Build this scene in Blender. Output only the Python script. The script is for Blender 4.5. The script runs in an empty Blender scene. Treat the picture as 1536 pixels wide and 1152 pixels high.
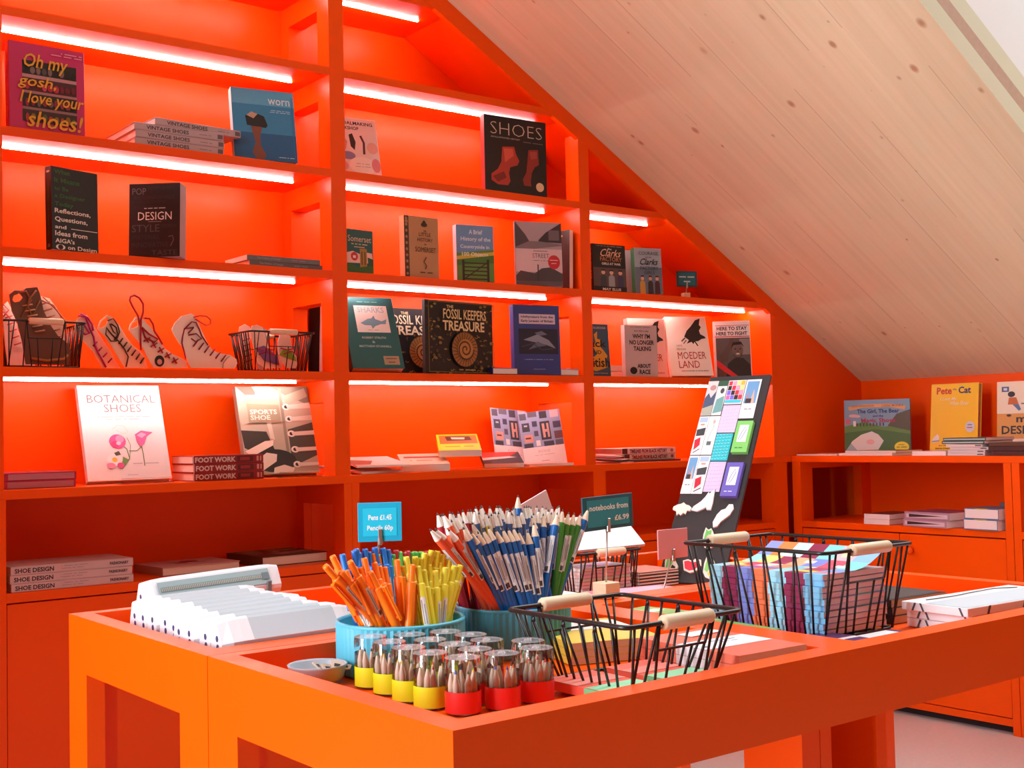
import bpy, math, random
from mathutils import Matrix, Vector
random.seed(7)
D = bpy.data
sc = bpy.context.scene
COL = sc.collection
PI = math.pi

# ------------------------------------------------------------------ materials
def lin(h):
    h = h.lstrip('#')
    c = [int(h[i:i+2], 16)/255 for i in (0, 2, 4)]
    return tuple(x/12.92 if x <= .04045 else ((x+.055)/1.055)**2.4 for x in c) + (1.0,)
_M = {}
def M(h, rough=.5, metal=0., spec=.5, name=None, bump=0):
    k = (h, rough, metal, spec, name)
    if k in _M: return _M[k]
    m = D.materials.new(name or 'paint_'+h.lstrip('#')); m.use_nodes = True
    nt = m.node_tree; b = nt.nodes['Principled BSDF']
    b.inputs['Base Color'].default_value = lin(h)
    b.inputs['Roughness'].default_value = rough
    b.inputs['Metallic'].default_value = metal
    b.inputs['Specular IOR Level'].default_value = spec
    if bump:
        n = nt.nodes.new('ShaderNodeTexNoise'); n.inputs['Scale'].default_value = 350
        bp = nt.nodes.new('ShaderNodeBump'); bp.inputs['Strength'].default_value = bump; bp.inputs['Distance'].default_value = .001
        nt.links.new(n.outputs['Fac'], bp.inputs['Height']); nt.links.new(bp.outputs[0], b.inputs['Normal'])
    _M[k] = m
    return m
def orange_mat():
    m = D.materials.new('orange_lacquer'); m.use_nodes = True
    nt = m.node_tree; b = nt.nodes['Principled BSDF']
    n = nt.nodes.new('ShaderNodeTexNoise'); n.inputs['Scale'].default_value = 3
    r = nt.nodes.new('ShaderNodeMix'); r.data_type = 'RGBA'
    r.inputs['A'].default_value = (.90, .090, .0002, 1); r.inputs['B'].default_value = (.96, .101, .0002, 1)
    tc = nt.nodes.new('ShaderNodeTexCoord')
    nt.links.new(tc.outputs['Object'], n.inputs['Vector'])
    nt.links.new(n.outputs['Fac'], r.inputs['Factor']); nt.links.new(r.outputs['Result'], b.inputs['Base Color'])
    b.inputs['Roughness'].default_value = .36
    b.inputs['Specular IOR Level'].default_value = .24
    n2 = nt.nodes.new('ShaderNodeTexNoise'); n2.inputs['Scale'].default_value = 260
    bp = nt.nodes.new('ShaderNodeBump'); bp.inputs['Strength'].default_value = .03; bp.inputs['Distance'].default_value = .001
    nt.links.new(tc.outputs['Object'], n2.inputs['Vector'])
    nt.links.new(n2.outputs['Fac'], bp.inputs['Height']); nt.links.new(bp.outputs[0], b.inputs['Normal'])
    return m
ORANGE = orange_mat()
def emit(name, col, s):
    m = D.materials.new(name); m.use_nodes = True; nt = m.node_tree; nt.nodes.clear()
    e = nt.nodes.new('ShaderNodeEmission'); e.inputs[0].default_value = col; e.inputs[1].default_value = s
    o = nt.nodes.new('ShaderNodeOutputMaterial'); nt.links.new(e.outputs[0], o.inputs[0])
    return m
LED = emit('led_light', (1, .96, .93, 1), 36)
def clear_mat():
    m = D.materials.new('clear_plastic'); m.use_nodes = True; nt = m.node_tree; nt.nodes.clear()
    t = nt.nodes.new('ShaderNodeBsdfTransparent'); t.inputs[0].default_value = (.985, .982, .99, 1)
    g = nt.nodes.new('ShaderNodeBsdfGlossy'); g.inputs['Roughness'].default_value = .06
    f = nt.nodes.new('ShaderNodeFresnel'); f.inputs[0].default_value = 1.45
    a = nt.nodes.new('ShaderNodeMath'); a.operation = 'MULTIPLY_ADD'; a.inputs[1].default_value = .9; a.inputs[2].default_value = .03
    x = nt.nodes.new('ShaderNodeMixShader'); o = nt.nodes.new('ShaderNodeOutputMaterial')
    L = nt.links.new
    L(f.outputs[0], a.inputs[0]); L(a.outputs[0], x.inputs[0]); L(t.outputs[0], x.inputs[1]); L(g.outputs[0], x.inputs[2]); L(x.outputs[0], o.inputs[0])
    return m
CLEAR = clear_mat()
def lid_mat():
    m = D.materials.new('lid_highlight_plastic'); m.use_nodes = True; nt = m.node_tree; b = nt.nodes['Principled BSDF']
    b.inputs['Base Color'].default_value = (.86,.84,.9,1); b.inputs['Roughness'].default_value = .12  # whitish tint paints the overhead highlights into the clear lid tops
    t = nt.nodes.new('ShaderNodeBsdfTransparent'); x = nt.nodes.new('ShaderNodeMixShader'); x.inputs[0].default_value = .3
    nt.links.new(t.outputs[0],x.inputs[1]); nt.links.new(b.outputs[0],x.inputs[2]); nt.links.new(x.outputs[0],nt.nodes['Material Output'].inputs[0])
    return m
LIDM = lid_mat()
def wood_mat(name, c1, c2, scale, ax, rough=.5):
    m = D.materials.new(name); m.use_nodes = True; nt = m.node_tree; b = nt.nodes['Principled BSDF']; L = nt.links.new
    tc = nt.nodes.new('ShaderNodeTexCoord'); mp = nt.nodes.new('ShaderNodeMapping')
    s = [scale]*3; s[ax] = scale*.06; mp.inputs['Scale'].default_value = s
    n = nt.nodes.new('ShaderNodeTexNoise'); n.inputs['Scale'].default_value = 1; n.inputs['Detail'].default_value = 4
    r = nt.nodes.new('ShaderNodeMix'); r.data_type = 'RGBA'; r.inputs['A'].default_value = lin(c1); r.inputs['B'].default_value = lin(c2)
    L(tc.outputs['Object'], mp.inputs[0]); L(mp.outputs[0], n.inputs[0]); L(n.outputs['Fac'], r.inputs['Factor']); L(r.outputs['Result'], b.inputs['Base Color'])
    b.inputs['Roughness'].default_value = rough
    return m
WOOD = wood_mat('beech_wood', '#ead9be', '#d2b893', 120, 0)
WOODZ = wood_mat('pencil_wood', '#e0cfba', '#c6b097', 200, 2)
BLACKW = M('#141416', .35, .0, .5, 'black_wire')
STEEL = M('#b9b6b2', .3, .9, .5, 'steel')
PAPER = M('#efe6de', .8, 0, .3, 'page_edges')
WHITE = M('#f3f1ef', .5)
BLACK = M('#17161a', .5)

# ------------------------------------------------------------------ mesh builder
class MB:
    def __init__(s): s.v = []; s.f = []; s.mi = []; s.sm = []; s.mats = []
    def mat(s, m):
        if m not in s.mats: s.mats.append(m)
        return s.mats.index(m)
    def add(s, vs, fs, m, smooth=False, mx=None):
        o = len(s.v); i = s.mat(m)
        s.v += [tuple(mx @ Vector(v)) for v in vs] if mx else [tuple(v) for v in vs]
        for f in fs: s.f.append([o+k for k in f]); s.mi.append(i); s.sm.append(smooth)
        return s
    def box(s, a, b, m, mx=None):
        (x0, y0, z0), (x1, y1, z1) = a, b
        return s.add([(x0,y0,z0),(x1,y0,z0),(x1,y1,z0),(x0,y1,z0),(x0,y0,z1),(x1,y0,z1),(x1,y1,z1),(x0,y1,z1)],
            [(0,3,2,1),(4,5,6,7),(0,1,5,4),(1,2,6,5),(2,3,7,6),(3,0,4,7)], m, False, mx)
    def bbox(s, a, b, m, r, mx=None):
        """box with chamfered edges"""
        (x0,y0,z0),(x1,y1,z1) = a, b
        vs = []; idx = {}
        for sx in (0,1):
            for sy in (0,1):
                for sz in (0,1):
                    X, Y, Z = (x0,x1)[sx], (y0,y1)[sy], (z0,z1)[sz]
                    dx, dy, dz = r*(1-2*sx), r*(1-2*sy), r*(1-2*sz)
                    idx[sx,sy,sz] = len(vs)
                    vs += [(X,Y+dy,Z+dz),(X+dx,Y,Z+dz),(X+dx,Y+dy,Z)]
        fs = []
        I = lambda sx,sy,sz,k: idx[sx,sy,sz]+k
        for t in (0,1):
            fs.append([I(t,0,0,0),I(t,1,0,0),I(t,1,1,0),I(t,0,1,0)][::(1 if t else -1)])
            fs.append([I(0,t,0,1),I(1,t,0,1),I(1,t,1,1),I(0,t,1,1)][::(-1 if t else 1)])
            fs.append([I(0,0,t,2),I(1,0,t,2),I(1,1,t,2),I(0,1,t,2)][::(1 if t else -1)])
        for a_ in (0,1):
            for b_ in (0,1):
                p = 1 if a_ == b_ else -1
                fs.append([I(a_,b_,0,0),I(a_,b_,0,1),I(a_,b_,1,1),I(a_,b_,1,0)][::-p])
                fs.append([I(a_,0,b_,0),I(a_,0,b_,2),I(a_,1,b_,2),I(a_,1,b_,0)][::p])
                fs.append([I(0,a_,b_,1),I(0,a_,b_,2),I(1,a_,b_,2),I(1,a_,b_,1)][::-p])
        for k in idx:
            i = idx[k]; fs.append((i,i+1,i+2) if sum(k) % 2 == 0 else (i+2,i+1,i))
        return s.add(vs, fs, m, False, mx)
    def tube(s, pts, r, m, n=8, closed=False, caps=True, mx=None, rs=None):
        pts = [Vector(p) for p in pts]; N = len(pts); vs = []; fs = []
        prev = None
        for i, p in enumerate(pts):
            a = pts[i-1] if (i or closed) else p
            b = pts[(i+1) % N] if (i < N-1 or closed) else p
            d = (b-a).normalized() if (b-a).length > 1e-9 else Vector((0,0,1))
            if prev is None:
                u = d.orthogonal().normalized()
            else:
                u = (prev - d*prev.dot(d)); u = u.normalized() if u.length > 1e-6 else d.orthogonal().normalized()
            prev = u; w = d.cross(u); R = rs[i] if rs else r
            for k in range(n):
                t = 2*PI*k/n; vs.append(p + u*math.cos(t)*R + w*math.sin(t)*R)
        for i in range(N if closed else N-1):
            j = (i+1) % N
            for k in range(n):
                l = (k+1) % n; fs.append((i*n+k, i*n+l, j*n+l, j*n+k))
        if caps and not closed: fs += [tuple(range(n))[::-1], tuple(range((N-1)*n, N*n))]
        return s.add(vs, fs, m, True, mx)
    def lathe(s, prof, c, m, n=24, mx=None, ribs=0, amp=0):
        """prof: (r,z) list; first/last r may be 0"""
        vs = []; fs = []; P = len(prof)
        for (r, z) in prof:
            for k in range(n):
                t = 2*PI*k/n; R = r + (amp if ribs and k % 2 else 0)*(1 if r > 0 else 0)
                vs.append((c[0]+R*math.cos(t), c[1]+R*math.sin(t), c[2]+z))
        for i in range(P-1):
            for k in range(n):
                l = (k+1) % n; fs.append((i*n+k, i*n+l, (i+1)*n+l, (i+1)*n+k))
        return s.add(vs, fs, m, not ribs, mx)
    def prism(s, poly, d0, d1, m, mx=None, ax='y'):
        """2-D outline (a, z) pushed from d0 to d1 along y (ax='y') or (x,y) along z (ax='z')"""
        n = len(poly)
        ar = sum(poly[i][0]*poly[(i+1)%n][1]-poly[(i+1)%n][0]*poly[i][1] for i in range(n))
        if ar < 0: poly = poly[::-1]
        if ax == 'y': vs = [(p[0],d0,p[1]) for p in poly]+[(p[0],d1,p[1]) for p in poly]; q = 1
        elif ax == 'x': vs = [(d0,p[0],p[1]) for p in poly]+[(d1,p[0],p[1]) for p in poly]; q = -1
        else: vs = [(p[0],p[1],d0) for p in poly]+[(p[0],p[1],d1) for p in poly]; q = -1
        fs = [tuple(range(n))[::q], tuple(range(n,2*n))[::-q]]
        for i in range(n):
            j = (i+1) % n; fs.append((i, i+n, j+n, j)[::q])
        return s.add(vs, fs, m, False, mx)
    def obj(s, name, parent=None, kind=None):
        me = D.meshes.new(name); me.from_pydata(s.v, [], s.f)
        for m in s.mats: me.materials.append(m)
        me.polygons.foreach_set('material_index', s.mi); me.polygons.foreach_set('use_smooth', s.sm)
        me.update()
        o = D.objects.new(name, me); COL.objects.link(o)
        if parent: o.parent = parent
        if kind: o['kind'] = kind
        return o
def tag(o, label, cat, group=None):
    o['label'] = label; o['category'] = cat
    if group: o['group'] = group
    return o
def root(name, label, cat, mx=None, group=None):
    o = D.objects.new(name, None); o.empty_display_size = .02; COL.objects.link(o)
    if mx is not None: o.matrix_world = mx
    return tag(o, label, cat, group)
def kids(o): return [c for c in D.objects if c.parent == o]
def dup(r, mx, label=None, group=None, tree=None):
    tree = tree or _tree(r)
    def cp(t, par):
        o, ch = t
        c = o.copy(); COL.objects.link(c)
        if par: c.parent = par
        for x in ch: cp(x, c)
        return c
    c = cp(tree, None); c.matrix_world = mx
    if label: c['label'] = label
    if group: c['group'] = group
    return c
def _tree(r): return (r, [_tree(c) for c in r.children])
def T(x, y, z): return Matrix.Translation((x, y, z))
def pose(x, y, z, yaw=0, lean=0, roll=0):
    a = math.radians
    return T(x,y,z+.0006) @ Matrix.Rotation(a(yaw),4,'Z') @ Matrix.Rotation(-a(lean),4,'X') @ Matrix.Rotation(a(roll),4,'Y')
SMALL_PRINT = {'story card','shoe cards','handmade notebook','recycled paper','made by hand','with care','yellow days','a story','LOCAL','AN OLD TOWN WALK','step by step','guide to making','publisher','MUSEUM','Signed copies','£7.99','A new price','THE','NEW STORY','FREE','SONG','COLLECTORS','EDITION','SIGNED','COPY','A HISTORY OF THE TOWN','SOMEWHERE','FROM THE COLLECTION','A HANDBOOK FOR FOOTWEAR','DESIGNERS AND MAKERS','NATURAL HISTORY LIBRARY','PALAEONTOLOGY','A collection of specimens in the museum','Shoes, memory and things','people wear through life','MEMORIES IN SHOES','AN EXHIBITION OF SHOES ADORNED WITH FLOWERS','FROM STEM TO STITCH','A NEW DAY FOR THE FACTORY WORKERS','NEW UPDATED EDITION','REBECCA SHAWCROSS','A HISTORY OF','SHOES FROM PAST','White shark','REDISCOVERED','THE WORDS THAT CHANGED','A History from Field','100 Fun and Family','Adventures','AMY SPARKES','Ruben Pater','MIKE DEAN','MILKA NORWOOD','CAROLINE COX'}
_txt = {}
def text_geo(s, bold=0):
    k = (s, bold)
    if k not in _txt:
        c = D.curves.new('t', 'FONT'); c.body = s; c.resolution_u = 2; c.offset = bold; c.space_line = .95; c.align_x = 'CENTER'
        o = D.objects.new('t', c); COL.objects.link(o)
        bpy.context.view_layer.update()
        me = D.meshes.new_from_object(o)
        v = [(p.co.x, p.co.y) for p in me.vertices]; f = [tuple(p.vertices) for p in me.polygons]
        D.objects.remove(o); D.curves.remove(c); D.meshes.remove(me)
        x0, x1 = min(p[0] for p in v), max(p[0] for p in v); y0, y1 = min(p[1] for p in v), max(p[1] for p in v)
        _txt[k] = ([((p[0]-x0)/(x1-x0), (p[1]-y0)/(y1-y0)) for p in v], f)
    return _txt[k]
def art(mb, items, fn, w, h, e0=.0004, de=.0001):
    """print flat shapes: fn(a, b, e) maps metres from the top-left corner (right, down, out) to 3-D"""
    for i, it in enumerate(items):
        k, a = it[0], it[1:]; e = e0 + de*i
        cl_ = lambda P: [(min(max(p[0],.001),.999), min(max(p[1],.001),.999)) for p in P]
        if k == 't' and a[0] in SMALL_PRINT:      # print too small to read in the photo: one dash per word
            t_, u0, v0, u1, v1, c = a[:6]; n_ = len(t_); q = 0
            for wd in t_.split(' '):
                x0, x1 = u0+(u1-u0)*q/n_, u0+(u1-u0)*(q+len(wd)-.3)/n_; q += len(wd)+1
                mb.add([fn(x0*w,v0*h+(v1-v0)*h*.25,e),fn(x0*w,v0*h+(v1-v0)*h*.75,e),fn(x1*w,v0*h+(v1-v0)*h*.75,e),fn(x1*w,v0*h+(v1-v0)*h*.25,e)],[(0,1,2,3)],M(c,.55))
            continue
        if k == 't':
            s, u0, v0, u1, v1, c = a[:6]; b = a[6] if len(a) > 6 else .02
            v, f = text_geo(s, b); sh = a[7] if len(a) > 7 else 0
            mb.add([fn((u0+(u1-u0)*p[0]+sh*(p[1]-.5))*w, (v1-(v1-v0)*p[1])*h, e) for p in v], f, M(c, .55))
            continue
        if k == 'r': u0,v0,u1,v1,c = a; P = [(u0,v0),(u0,v1),(u1,v1),(u1,v0)]
        elif k == 'p': P, c = a
        elif k == 'e':
            x,y,rx,ry,c = a; P = [(x+rx*math.cos(-2*PI*t/20), y+ry*math.sin(-2*PI*t/20)) for t in range(20)]
        elif k == 'l':
            L, wd, c = a; L = cl_(L)
            vs = []; n = len(L)
            for j in range(n):
                p, q = L[max(j-1,0)], L[min(j+1,n-1)]
                dx, dy = (q[0]-p[0])*w, (q[1]-p[1])*h; d = math.hypot(dx,dy) or 1
                for sg in (1,-1): vs.append(fn(L[j][0]*w - sg*dy/d*wd*w/2, L[j][1]*h + sg*dx/d*wd*w/2, e))
            mb.add(vs, [(2*j, 2*j+2, 2*j+3, 2*j+1) for j in range(n-1)], M(c, .55)); continue
        P = cl_(P); n = len(P)
        if sum(P[j][0]*P[(j+1)%n][1]-P[(j+1)%n][0]*P[j][1] for j in range(n)) > 0: P = P[::-1]
        mb.add([fn(p[0]*w, p[1]*h, e) for p in P], [tuple(range(n))], M(c, .5))
def book(name, label, x, y, z, yaw, lean, w, h, t, cover, front=(), spine=(), roll=0, group=None, cat='book', pages=None, hard=True, rough=.38, back=None, mx=None):
    if mx is None: mx = pose(x, y, z + t*max(math.sin(math.radians(lean)),0), yaw, lean, roll)
    r = root(name, label, cat, mx, group)
    cm = M(cover, rough); c = .0022 if hard else .0006; o = .003 if hard else .0002
    b = MB()
    b.bbox((-w/2,0,0),(w/2,c,h),cm,c*.3); b.bbox((-w/2,t-c,0),(w/2,t,h),M(back or cover,rough),c*.3); b.bbox((-w/2,c,0),(-w/2+c,t-c,h),cm,c*.2)
    cv = b.obj('cover', r)
    b = MB(); n = max(2, min(6, int(t/.004)))
    pm = pages or PAPER
    b.box((-w/2+c,c,o),(w/2-o,t-c,h-o),pm)
    b.obj('page_block', r)
    if front or spine:
        b = MB()
        art(b, front, lambda a_, d_, e: (-w/2+a_, -e, h-d_), w, h)
        art(b, spine, lambda a_, d_, e: (-w/2-e, d_, h-a_), h, t)
        b.obj('cover_print', cv)
    return r
def flat(name, label, x, y, z, yaw, w, h, t, cover, front=(), spine=(), tilt=0, **k):
    """book lying face up, (x, y) the middle of its footprint, spine towards -x when yaw = 0"""
    a = math.radians(yaw)
    return book(name, label, 0,0,0,0,0, w,h,t,cover,front,spine, mx=pose(x+math.sin(a)*h/2, y-math.cos(a)*h/2, z+t*math.cos(math.radians(tilt)), yaw, 90-tilt), **k)

# ------------------------------------------------------------------ the room
def plaster(name, h, rough=.9): return M(h, rough, 0, .2, name)
def timber_mat():
    """laminated spruce: long planks down the slope (local x), seams, streaks and knots"""
    m = D.materials.new('spruce_clt'); m.use_nodes = True; nt = m.node_tree; b = nt.nodes['Principled BSDF']; L = nt.links.new; N = nt.nodes.new
    tc = N('ShaderNodeTexCoord'); sp = N('ShaderNodeSeparateXYZ'); L(tc.outputs['Object'], sp.inputs[0])
    def math_(op, a, b_=None, c=None):
        n = N('ShaderNodeMath'); n.operation = op
        for i, x in enumerate((a, b_, c)):
            if x is None: continue
            if isinstance(x, (int, float)): n.inputs[i].default_value = x
            else: L(x, n.inputs[i])
        return n.outputs[0]
    pl = math_('DIVIDE', sp.outputs['Y'], .16); idx = math_('FLOOR', pl); fr = math_('FRACT', pl)
    wn = N('ShaderNodeTexWhiteNoise'); wn.noise_dimensions = '1D'; L(idx, wn.inputs['W'])
    cb = N('ShaderNodeCombineXYZ'); L(math_('MULTIPLY', sp.outputs['X'], 1.3), cb.inputs[0]); L(math_('MULTIPLY', sp.outputs['Y'], 38), cb.inputs[1]); L(math_('MULTIPLY', wn.outputs['Value'], 20), cb.inputs[2])
    n1 = N('ShaderNodeTexNoise'); n1.inputs['Scale'].default_value = 1; n1.inputs['Detail'].default_value = 5; n1.inputs['Distortion'].default_value = .6; L(cb.outputs[0], n1.inputs['Vector'])
    g = N('ShaderNodeMix'); g.data_type = 'RGBA'; g.inputs['A'].default_value = lin('#d9d3ac'); g.inputs['B'].default_value = lin('#efebcc'); L(n1.outputs['Fac'], g.inputs['Factor'])
    t = N('ShaderNodeMix'); t.data_type = 'RGBA'; t.blend_type = 'MULTIPLY'; t.inputs['Factor'].default_value = 1; L(g.outputs['Result'], t.inputs['A'])
    hs = N('ShaderNodeMix'); hs.data_type = 'RGBA'; hs.inputs['A'].default_value = (.9,.86,.84,1); hs.inputs['B'].default_value = (1,.99,.97,1); L(wn.outputs['Value'], hs.inputs['Factor']); L(hs.outputs['Result'], t.inputs['B'])
    # knots: stretched cells
    cv = N('ShaderNodeCombineXYZ'); L(math_('MULTIPLY', sp.outputs['X'], 5.5), cv.inputs[0]); L(math_('MULTIPLY', sp.outputs['Y'], 9.5), cv.inputs[1])
    vo = N('ShaderNodeTexVoronoi'); vo.inputs['Scale'].default_value = 1; vo.inputs['Randomness'].default_value = 1; L(cv.outputs[0], vo.inputs['Vector'])
    rad = N('ShaderNodeSeparateColor'); L(vo.outputs['Color'], rad.inputs[0])
    thr = math_('MULTIPLY_ADD', math_('POWER', rad.outputs[0], 2), .15, .035)
    k = N('ShaderNodeMapRange'); L(vo.outputs['Distance'], k.inputs['Value']); L(math_('MULTIPLY', thr, .45), k.inputs['From Min']); L(thr, k.inputs['From Max']); k.inputs['To Min'].default_value = 1; k.inputs['To Max'].default_value = 0
    keep = math_('GREATER_THAN', rad.outputs[1], .25)
    km = math_('MULTIPLY', math_('MULTIPLY', k.outputs[0], keep), .7)
    kx = N('ShaderNodeMix'); kx.data_type = 'RGBA'; kx.inputs['B'].default_value = lin('#a2693f'); L(t.outputs['Result'], kx.inputs['A']); L(km, kx.inputs['Factor'])
    cv2 = N('ShaderNodeCombineXYZ'); L(math_('MULTIPLY_ADD', sp.outputs['X'], 8.3, 3.7), cv2.inputs[0]); L(math_('MULTIPLY_ADD', sp.outputs['Y'], 13.1, 1.3), cv2.inputs[1])
    vo2 = N('ShaderNodeTexVoronoi'); vo2.inputs['Scale'].default_value = 1; L(cv2.outputs[0], vo2.inputs['Vector'])
    rd2 = N('ShaderNodeSeparateColor'); L(vo2.outputs['Color'], rd2.inputs[0])
    th2 = math_('MULTIPLY_ADD', rd2.outputs[0], .09, .03)
    k2 = N('ShaderNodeMapRange'); L(vo2.outputs['Distance'], k2.inputs['Value']); L(math_('MULTIPLY', th2, .3), k2.inputs['From Min']); L(th2, k2.inputs['From Max']); k2.inputs['To Min'].default_value = 1; k2.inputs['To Max'].default_value = 0
    km2 = math_('MULTIPLY', math_('MULTIPLY', k2.outputs[0], math_('GREATER_THAN', rd2.outputs[1], .45)), .5)
    kx2 = N('ShaderNodeMix'); kx2.data_type = 'RGBA'; kx2.inputs['B'].default_value = lin('#a0683e'); L(kx.outputs['Result'], kx2.inputs['A']); L(km2, kx2.inputs['Factor']); kx = kx2
    # seams and fine cracks
    n2 = N('ShaderNodeTexNoise'); n2.noise_dimensions = '2D'; n2.inputs['Scale'].default_value = 1
    c2 = N('ShaderNodeCombineXYZ'); L(math_('MULTIPLY', sp.outputs['X'], .9), c2.inputs[0]); L(math_('MULTIPLY', idx, 3.7), c2.inputs[1]); L(c2.outputs[0], n2.inputs['Vector'])
    seam = math_('MULTIPLY', math_('LESS_THAN', fr, .022), math_('GREATER_THAN', n2.outputs['Fac'], .5))
    sx = N('ShaderNodeMix'); sx.data_type = 'RGBA'; sx.inputs['B'].default_value = lin('#7d5340'); L(kx.outputs['Result'], sx.inputs['A']); L(math_('MULTIPLY', seam, .3), sx.inputs['Factor'])
    L(sx.outputs['Result'], b.inputs['Base Color']); b.inputs['Roughness'].default_value = .6; b.inputs['Specular IOR Level'].default_value = .3
    return m
TIMBER = timber_mat()
def floor_mat():
    m = D.materials.new('grey_floor'); m.use_nodes = True; nt = m.node_tree; b = nt.nodes['Principled BSDF']
    n = nt.nodes.new('ShaderNodeTexNoise'); n.inputs['Scale'].default_value = 60; n.inputs['Detail'].default_value = 6
    tc = nt.nodes.new('ShaderNodeTexCoord'); nt.links.new(tc.outputs['Object'], n.inputs['Vector'])
    r = nt.nodes.new('ShaderNodeMix'); r.data_type = 'RGBA'; r.inputs['A'].default_value = lin('#d2d8dc'); r.inputs['B'].default_value = lin('#e4eaee')
    nt.links.new(n.outputs['Fac'], r.inputs['Factor']); nt.links.new(r.outputs['Result'], b.inputs['Base Color']); b.inputs['Roughness'].default_value = .55
    return m
XL, XR, YB, YF, ZK, SL = -2.6, 4.957, .36, -8.0, 1.413, .572
XM = XL; ZM = ZK+SL*(XR-XM)
MB().box((XL-.2,YF-.2,-.1),(XR+.2,YB+.2,0),floor_mat()).obj('floor',None,'structure')
W = plaster('warm_white_plaster','#e8e4e0')
b = MB(); b.prism([(XL,0),(XR,0),(XR,ZK),(XM,ZM)], YB, YB+.12, ORANGE); b.obj('wall_back',None,'structure')
b = MB(); b.prism([(XL,0),(XR,0),(XR,ZK),(XM,ZM)], YF-.12, YF, ORANGE); b.obj('wall_front',None,'structure')
MB().box((XR,YF,0),(XR+.12,YB,ZK+.02),ORANGE).obj('wall_right',None,'structure')
WY0, WY1, WZ0, WZ1 = -2.6, -1.3, .3, 4.3
b = MB(); b.box((XL-.2,YF,0),(XL,WY0,ZM),W); b.box((XL-.2,WY1,0),(XL,YB,ZM),W); b.box((XL-.2,WY0,0),(XL,WY1,WZ0),W); b.box((XL-.2,WY0,WZ1),(XL,WY1,ZM),W); b.obj('wall_left',None,'structure')
fm = M('#e9e7e4',.5); b = MB()
for p,q in (((WY0,WZ0),(WY0+.06,WZ1)),((WY1-.06,WZ0),(WY1,WZ1)),((WY0+.06,WZ0),(WY1-.06,WZ0+.06)),((WY0+.06,WZ1-.06),(WY1-.06,WZ1)),((-1.97,WZ0+.06),(-1.92,WZ1-.06))): b.box((XL-.12,p[0],p[1]),(XL-.06,q[0],q[1]),fm)
b.obj('window_1',None,'structure')
# added wall, out of view, keeping window light off the shelf fronts
MB().box((.22,-1.35,0),(.30,YB,2.6),ORANGE).obj('wall_light_block',None,'structure')
# flush end panel of the gable, right of the shelving
b = MB(); b.prism([(4.3355,1.071),(XR,1.071),(XR,ZK),(4.3355,ZK+SL*(XR-4.3355))], 0, .03, ORANGE); b.obj('wall_gable_end',None,'structure')
# right slope: CLT slab with a skylight opening; local x runs down the slope, local z is the outward normal
th = math.atan(SL); cth, sth = math.cos(th), math.sin(th)
slope = Matrix.Translation((XM,0,ZM)) @ Matrix.Rotation(th,4,'Y')
Lx = (XR-XM)/cth
def u_of(x): return (x-XM)/cth
OY0, OY1, OX0, OX1 = -2.6, -1.557, u_of(.9), u_of(4.3)
def slab(name, mx, lx, ox0, ox1, oy0, oy1):
    """three-ply slab around an opening"""
    b = MB()
    plies = ((0,.060,TIMBER),(.060,.106,PLY),(.106,.166,TIMBER))
    for z0,z1,m in plies:
        b.box((0,oy1,z0),(lx+.2,YB,z1),m); b.box((0,YF,z0),(lx+.2,oy0,z1),m)
        b.box((0,oy0,z0),(ox0,oy1,z1),m); b.box((ox1,oy0,z0),(lx+.2,oy1,z1),m)
    o = b.obj(name,None,'structure'); o.matrix_world = mx
    c = .166
    b = MB(); H = .75
    b.box((ox0-.03,oy1,c),(ox1+.03,oy1+.03,c+H),LINING); b.box((ox0-.03,oy0-.03,c),(ox1+.03,oy0,c+H),LINING)
    b.box((ox0-.03,oy0,c),(ox0,oy1,c+H),LINING); b.box((ox1,oy0,c),(ox1+.03,oy1,c+H),LINING)
    f = b.obj('trim_'+('1' if name=='ceiling' else '2'),None,'structure'); f.matrix_world = mx
PLY = wood_mat('ply_core','#b98f70','#c8a07e',60,1)
LINING = plaster('white_lining','#f2eee6')
slab('ceiling', slope, Lx, OX0, OX1, OY0, OY1)
# ------------------------------------------------------------------ shelving wall
DEP, TB = .342, .0275
ZS = {'o':2.768,'a':2.454,'b':2.106,'c':1.760,'d':1.419}
ZE, ZL = 1.071, .781
shelving = root('gable_bookcase','tall orange built-in bookcase filling the gable wall under the sloping timber ceiling','bookcase',T(0,0,0))
UP = [(.944,1.004),(2.067,2.125),(3.182,3.235)]
zin = lambda x: ZK+SL*(XR-x)-.024
def upright(x0, x1, levels):
    b = MB(); top = zin(x1)
    b.box((x0,0,ZE),(x1,.077,top),ORANGE); b.box((x0,.283,ZE),(x1,DEP,top),ORANGE)
    for k, z in enumerate(levels):
        lo = z-TB-.073; hi = (levels[k]) if k < len(levels)-1 else top
        b.box((x0,.077,lo),(x1,.283,z),ORANGE)
    b.box((x0,.077,levels[-1]),(x1,.283,top),ORANGE) if top-levels[-1] < .2 else None
    b.obj('upright',shelving)
lv = ['d','c','b','a','o']
upright(*UP[0],[ZS[k] for k in lv]); upright(*UP[1],[ZS[k] for k in lv]); upright(*UP[2],[ZS[k] for k in lv[:3]])
b = MB(); b.box((4.307,0,ZE),(4.335,DEP,zin(4.335)),ORANGE); b.obj('end_panel',shelving)
BAY = [(1.004,2.067),(2.125,3.182),(3.235,4.307)]
rows = [('dcbao',0),('dcbao',1),('dcb',2)]
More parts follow.
